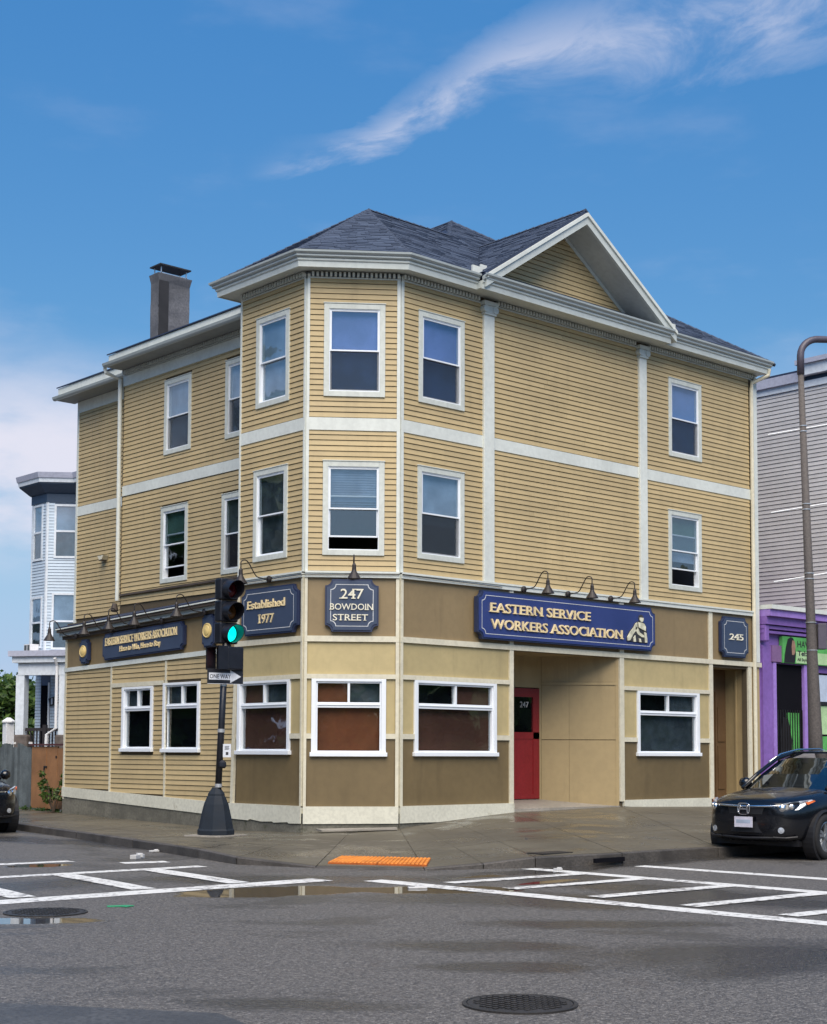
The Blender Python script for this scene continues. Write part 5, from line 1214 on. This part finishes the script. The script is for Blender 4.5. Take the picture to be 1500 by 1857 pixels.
g_ = L_.build('weeds', 'leaf', None, tone=True, recalc=False, kind='stuff'); g_['label'] = 'low weeds along the foot of the gate and fence'; g_['category'] = 'weeds'

# ------------------------------------------------------------------ cars
def make_car(name, label, paint='carpaint'):
    """compact SUV; local x = 0 at the nose growing to the rear, y = +left of driver facing forward is -y, z up"""
    r = root(name, (0, 0, 0), label, 'car', 'parked cars')
    # body sections: (x, [(halfwidth, z) from sill up to centre])
    sec = [(.00, [(.30, .36), (.42, .40), (.48, .52), (.50, .66), (.47, .76), (.40, .82), (.20, .845)]),
           (.06, [(.46, .28), (.58, .34), (.62, .50), (.62, .68), (.58, .80), (.46, .87), (.23, .895)]),
           (.20, [(.58, .25), (.71, .31), (.745, .48), (.74, .70), (.70, .83), (.56, .905), (.28, .935)]),
           (.50, [(.69, .24), (.82, .30), (.855, .50), (.85, .74), (.80, .88), (.64, .955), (.31, .985)]),
           (.95, [(.72, .24), (.85, .30), (.885, .52), (.885, .78), (.84, .94), (.68, 1.005), (.34, 1.035)]),
           (1.28, [(.72, .24), (.85, .30), (.885, .52), (.888, .80), (.85, .97), (.72, 1.035), (.36, 1.07)]),
           (2.0, [(.72, .24), (.85, .30), (.88, .52), (.888, .84), (.86, 1.00), (.72, 1.05), (.36, 1.07)]),
           (3.2, [(.72, .24), (.85, .30), (.885, .54), (.888, .88), (.86, 1.04), (.72, 1.08), (.36, 1.10)]),
           (4.0, [(.70, .27), (.83, .33), (.87, .56), (.87, .90), (.83, 1.05), (.68, 1.09), (.34, 1.10)]),
           (4.30, [(.55, .36), (.70, .42), (.76, .58), (.76, .86), (.72, .98), (.58, 1.03), (.28, 1.04)])]
    B = MB(); ring = 14
    for x, q in sec:
        L_ = [(h, z) for h, z in q]; pts = [(-h, z) for h, z in L_]+[(h, z) for h, z in reversed(L_)]
        B.v += [Vector((x, h, z)) for h, z in pts]
    for i in range(len(sec)-1):
        for k in range(ring): B.f.append((i*ring+k, i*ring+(k+1) % ring, (i+1)*ring+(k+1) % ring, (i+1)*ring+k))
    B.f.append(tuple(range(ring))); B.f.append(tuple(range((len(sec)-1)*ring, len(sec)*ring))); B.col = [.5]*len(B.f)
    body = B.build('body', paint, r, smooth=True, subsurf=2)
    # cabin
    cs = [(1.10, .70, .70, 1.03, 1.03), (1.45, .72, .66, 1.04, 1.24), (1.95, .76, .60, 1.05, 1.49), (2.35, .78, .58, 1.05, 1.575), (3.0, .78, .58, 1.06, 1.60), (3.6, .77, .57, 1.07, 1.56), (3.95, .74, .56, 1.08, 1.43), (4.2, .68, .60, 1.06, 1.10)]
    B = MB()
    for x, w0, w1, z0, z1 in cs: B.v += [Vector((x, h, z)) for h, z in ((-w0-.06, z0-.03), (-w1, z1-.03), (-w1*.6, z1+.01), (w1*.6, z1+.01), (w1, z1-.03), (w0+.06, z0-.03))]
    for i in range(len(cs)-1):
        for k in range(5): B.f.append((i*6+k, i*6+k+1, (i+1)*6+k+1, (i+1)*6+k))
    B.col = [.5]*len(B.f); cabin = B.build('glasshouse', 'carglass', r, smooth=False, subsurf=0)
    B = MB(); B.box(WORLD, 1.3, 4.0, -.66, .66, .95, 1.06); B.build('cabin_interior', 'carblack', r)
    B = MB()
    for i in range(3, 6):
        a, b = cs[i], cs[i+1]
        B.prism([(a[0], -a[2]-.02, a[4]-.02), (a[0], a[2]+.02, a[4]-.02), (b[0], b[2]+.02, b[4]-.02), (b[0], -b[2]-.02, b[4]-.02)], (0, 0, .045))
    B.build('roof', paint, cabin)
    for sg_ in (-1, 1):
        MB().tube([(cs[0][0]-.02, sg_*.735, 1.03), (1.45, sg_*.69, 1.25), (1.95, sg_*.625, 1.50), (2.35, sg_*.60, 1.575), (3.0, sg_*.60, 1.60), (3.95, sg_*.58, 1.44)], [.03, .032, .032, .03, .03, .03], 8).build('pillar', paint, cabin, smooth=True)
        MB().tube([(1.75, sg_*.665, 1.435), (2.05, sg_*.635, 1.56), (2.5, sg_*.60, 1.635), (3.2, sg_*.60, 1.65), (3.8, sg_*.58, 1.55)], .014, 8).build('roof_rail', 'chrome', cabin, smooth=True)
        MB().prism([(2.32, sg_*.60, 1.55), (2.42, sg_*.60, 1.56), (2.46, sg_*.845, 1.03), (2.34, sg_*.845, 1.03)], (0, sg_*.015, .0)).build('door_pillar', paint, cabin)
        B = MB(); B.lathe([(.02, -.02), (.085, .03), (.10, .10), (.07, .17), (.01, .19)], (1.60, sg_*.92, 1.08), (0, sg_, .15), 12); B.build('mirror', paint, r, smooth=True)
        # lights
        hl = [(.10, .70, .79), (.16, .56, .80), (.30, .66+.0, .83)]
        q = [(.07, sg_*.44, .755), (.115, sg_*.56, .70), (.29, sg_*.735, .745), (.55, sg_*.832, .868), (.52, sg_*.817, .892), (.24, sg_*.68, .862), (.07, sg_*.46, .80)]
        hb_ = MB().prism(q, (-.045, sg_*.02, .0)).build('headlight', 'headlamp', r, bevel=.008)
        q2 = [(.41, sg_*.795, .815), (.555, sg_*.838, .867), (.53, sg_*.832, .882), (.39, sg_*.775, .850)]
        MB().prism(q2, (-.035, sg_*.035, 0)).build('amber_marker', 'amber', hb_)
        MB().lathe([(.055, 0), (.05, .03), (.02, .045)], (.085, sg_*.57, .765), (-.85, sg_*.5, 0), 14).build('projector', 'chrome', hb_); MB().lathe([(.045, 0), (.04, .03), (.02, .04)], (.18, sg_*.665, .785), (-.7, sg_*.7, 0), 12).build('projector', 'chrome', hb_)
        MB().lathe([(.05, 0), (.045, .03), (.0, .035)], (.075, sg_*.56, .44), (-.9, sg_*.3, 0), 14).build('fog_light', 'headlamp', r)
        MB().tube([(.03, sg_*.45, .335), (.10, sg_*.62, .33), (.22, sg_*.74, .345)], .018, 8).build('bumper_blade', 'carblack', r)
        for wx in (.80, 3.42):
            c = Vector((wx, sg_*.80, .335)); ax = Vector((0, sg_, 0))
            wa = MB().lathe([(.40, -.10), (.405, .085), (.375, .10), (.37, -.1)], c, ax, 32).build('wheel_arch', 'carblack', r, smooth=False)
            ty = MB().lathe([(.20, -.12), (.31, -.12), (.335, -.09), (.335, .07), (.32, .10), (.235, .105), (.225, .09), (.22, -.08)], c, ax, 36).build('wheel', 'tyre', r, smooth=True)
            B = MB(); B.lathe([(.225, .0), (.232, .09), (.215, .095), (.205, .05)], c, ax, 32); B.lathe([(.06, .02), (.055, .085), (.02, .09)], c, ax, 14)
            up_ = Vector((0, 0, 1)); fw_ = Vector((1, 0, 0))
            for k in range(5):
                for o_ in (-.16, .16):
                    a = k*2*math.pi/5+.3+o_; dvec = fw_*math.cos(a)+up_*math.sin(a); pv = -fw_*math.sin(a)+up_*math.cos(a)
                    B.add([c+dvec*.04+pv*w_+ax*dp for dp in (.055, .08) for w_ in (-.016, .016)]+[c+dvec*.215+pv*w_+ax*dp for dp in (.055, .085) for w_ in (-.022, .022)], BOXF)
            B.build('rim', 'rim', ty); MB().lathe([(.205, .01), (.02, .012)], c, ax, 24).build('brake_disc', 'carblack', ty)
    # nose details
    def arc(x0, hw_, z, n=9, bulge=.16): return [(x0+bulge*(abs(t)**2.2), t*hw_, z) for t in [k/(n-1)*2-1 for k in range(n)]]
    a1, a2 = arc(-.018, .60, .80), arc(-.018, .54, .67); m_ = len(a1)
    B = MB(); vs_ = [Vector(p) for p in a1+a2]; B.add(vs_+[v+Vector((-.012, 0, 0)) for v in vs_], [(k, k+1, m_+k+1, m_+k) for k in range(m_-1)]+[(2*m_+k, 2*m_+k+1, 3*m_+k+1, 3*m_+k) for k in range(m_-1)]+[(k, k+1, 2*m_+k+1, 2*m_+k) for k in range(m_-1)]+[(m_+k, m_+k+1, 3*m_+k+1, 3*m_+k) for k in range(m_-1)])
    gr_ = B.build('grille', 'carblack', r)
    MB().tube([(p[0]-.022, p[1], .785+.02*abs(p[1])) for p in arc(-.02, .62, 0, 13)], .017, 8).build('chrome_bar', 'chrome', gr_, smooth=True)
    a1, a2 = arc(.0, .60, .56), arc(.0, .66, .40); B = MB(); vs_ = [Vector(p) for p in a1+a2]; B.add(vs_, [(k, k+1, m_+k+1, m_+k) for k in range(m_-1)]); B.v = [v+Vector((-.01, 0, 0)) for v in B.v]; B.build('lower_intake', 'carblack', r, recalc=False)
    MB().tube([(p[0]-.01, p[1], .315+.03*abs(p[1])) for p in arc(.0, .70, 0, 13, .2)], .02, 8).build('lip', 'carblack', r, smooth=True)
    FQ = Fr((-.045, 0), (0, -1), (-1, 0)); em = MB()
    for q in ([(-.075, .80), (-.05, .80), (-.062, .69), (-.08, .69)], [(.05, .80), (.075, .80), (.08, .69), (.062, .69)], [(-.052, .755), (.052, .755), (.055, .733), (-.055, .733)]): em.fprism(FQ, q, .0, .015)
    ringp = []
    for k in range(24):
        a = 2*math.pi*k/24; ringp.append((.10*math.copysign(abs(math.cos(a))**.6, math.cos(a))*(1+.1*math.sin(a)), .745+.082*math.copysign(abs(math.sin(a))**.6, math.sin(a))))
    em.tube([FQ.p(a, .005, z) for a, z in ringp+ringp[:1]], .009, 6); em.build('emblem', 'chrome', gr_)
    pt_ = MB().box(FQ, -.155, .155, .005, .015, .475, .63).build('number_plate', 'plate', r); MB().box(FQ, -.12, .12, .0155, .017, .535, .585).build('plate_characters', 'shadepale', pt_)
    MB().box(WORLD, .3, 4.1, -.70, .70, .20, .34).build('underbody', 'carblack', r)
    for sg_ in (-1, 1):
        MB().tube([(1.25, sg_*.06+(.25 if sg_ > 0 else -.35), 1.075), (1.42, sg_*.5, 1.20)], .008, 6).build('wiper', 'carblack', cabin)
    B = MB(); B.box(WORLD, 2.0, 2.15, -.5, -.2, .95, 1.42); B.box(WORLD, 2.0, 2.15, .2, .5, .95, 1.42); B.build('seats', 'carblack', r)
    return r
c1 = make_car('parked_car', 'black compact SUV with chrome grille parked at the right kerb')
c1.location = (.5, -7.25, .0); c1.rotation_euler = (0, 0, R_(3))
c2 = copy_tree(c1); c2['label'] = 'dark car cut off by the left edge of the picture'
c2.location = (-5.35, 5.75, .0); c2.rotation_euler = (0, 0, R_(90-8))
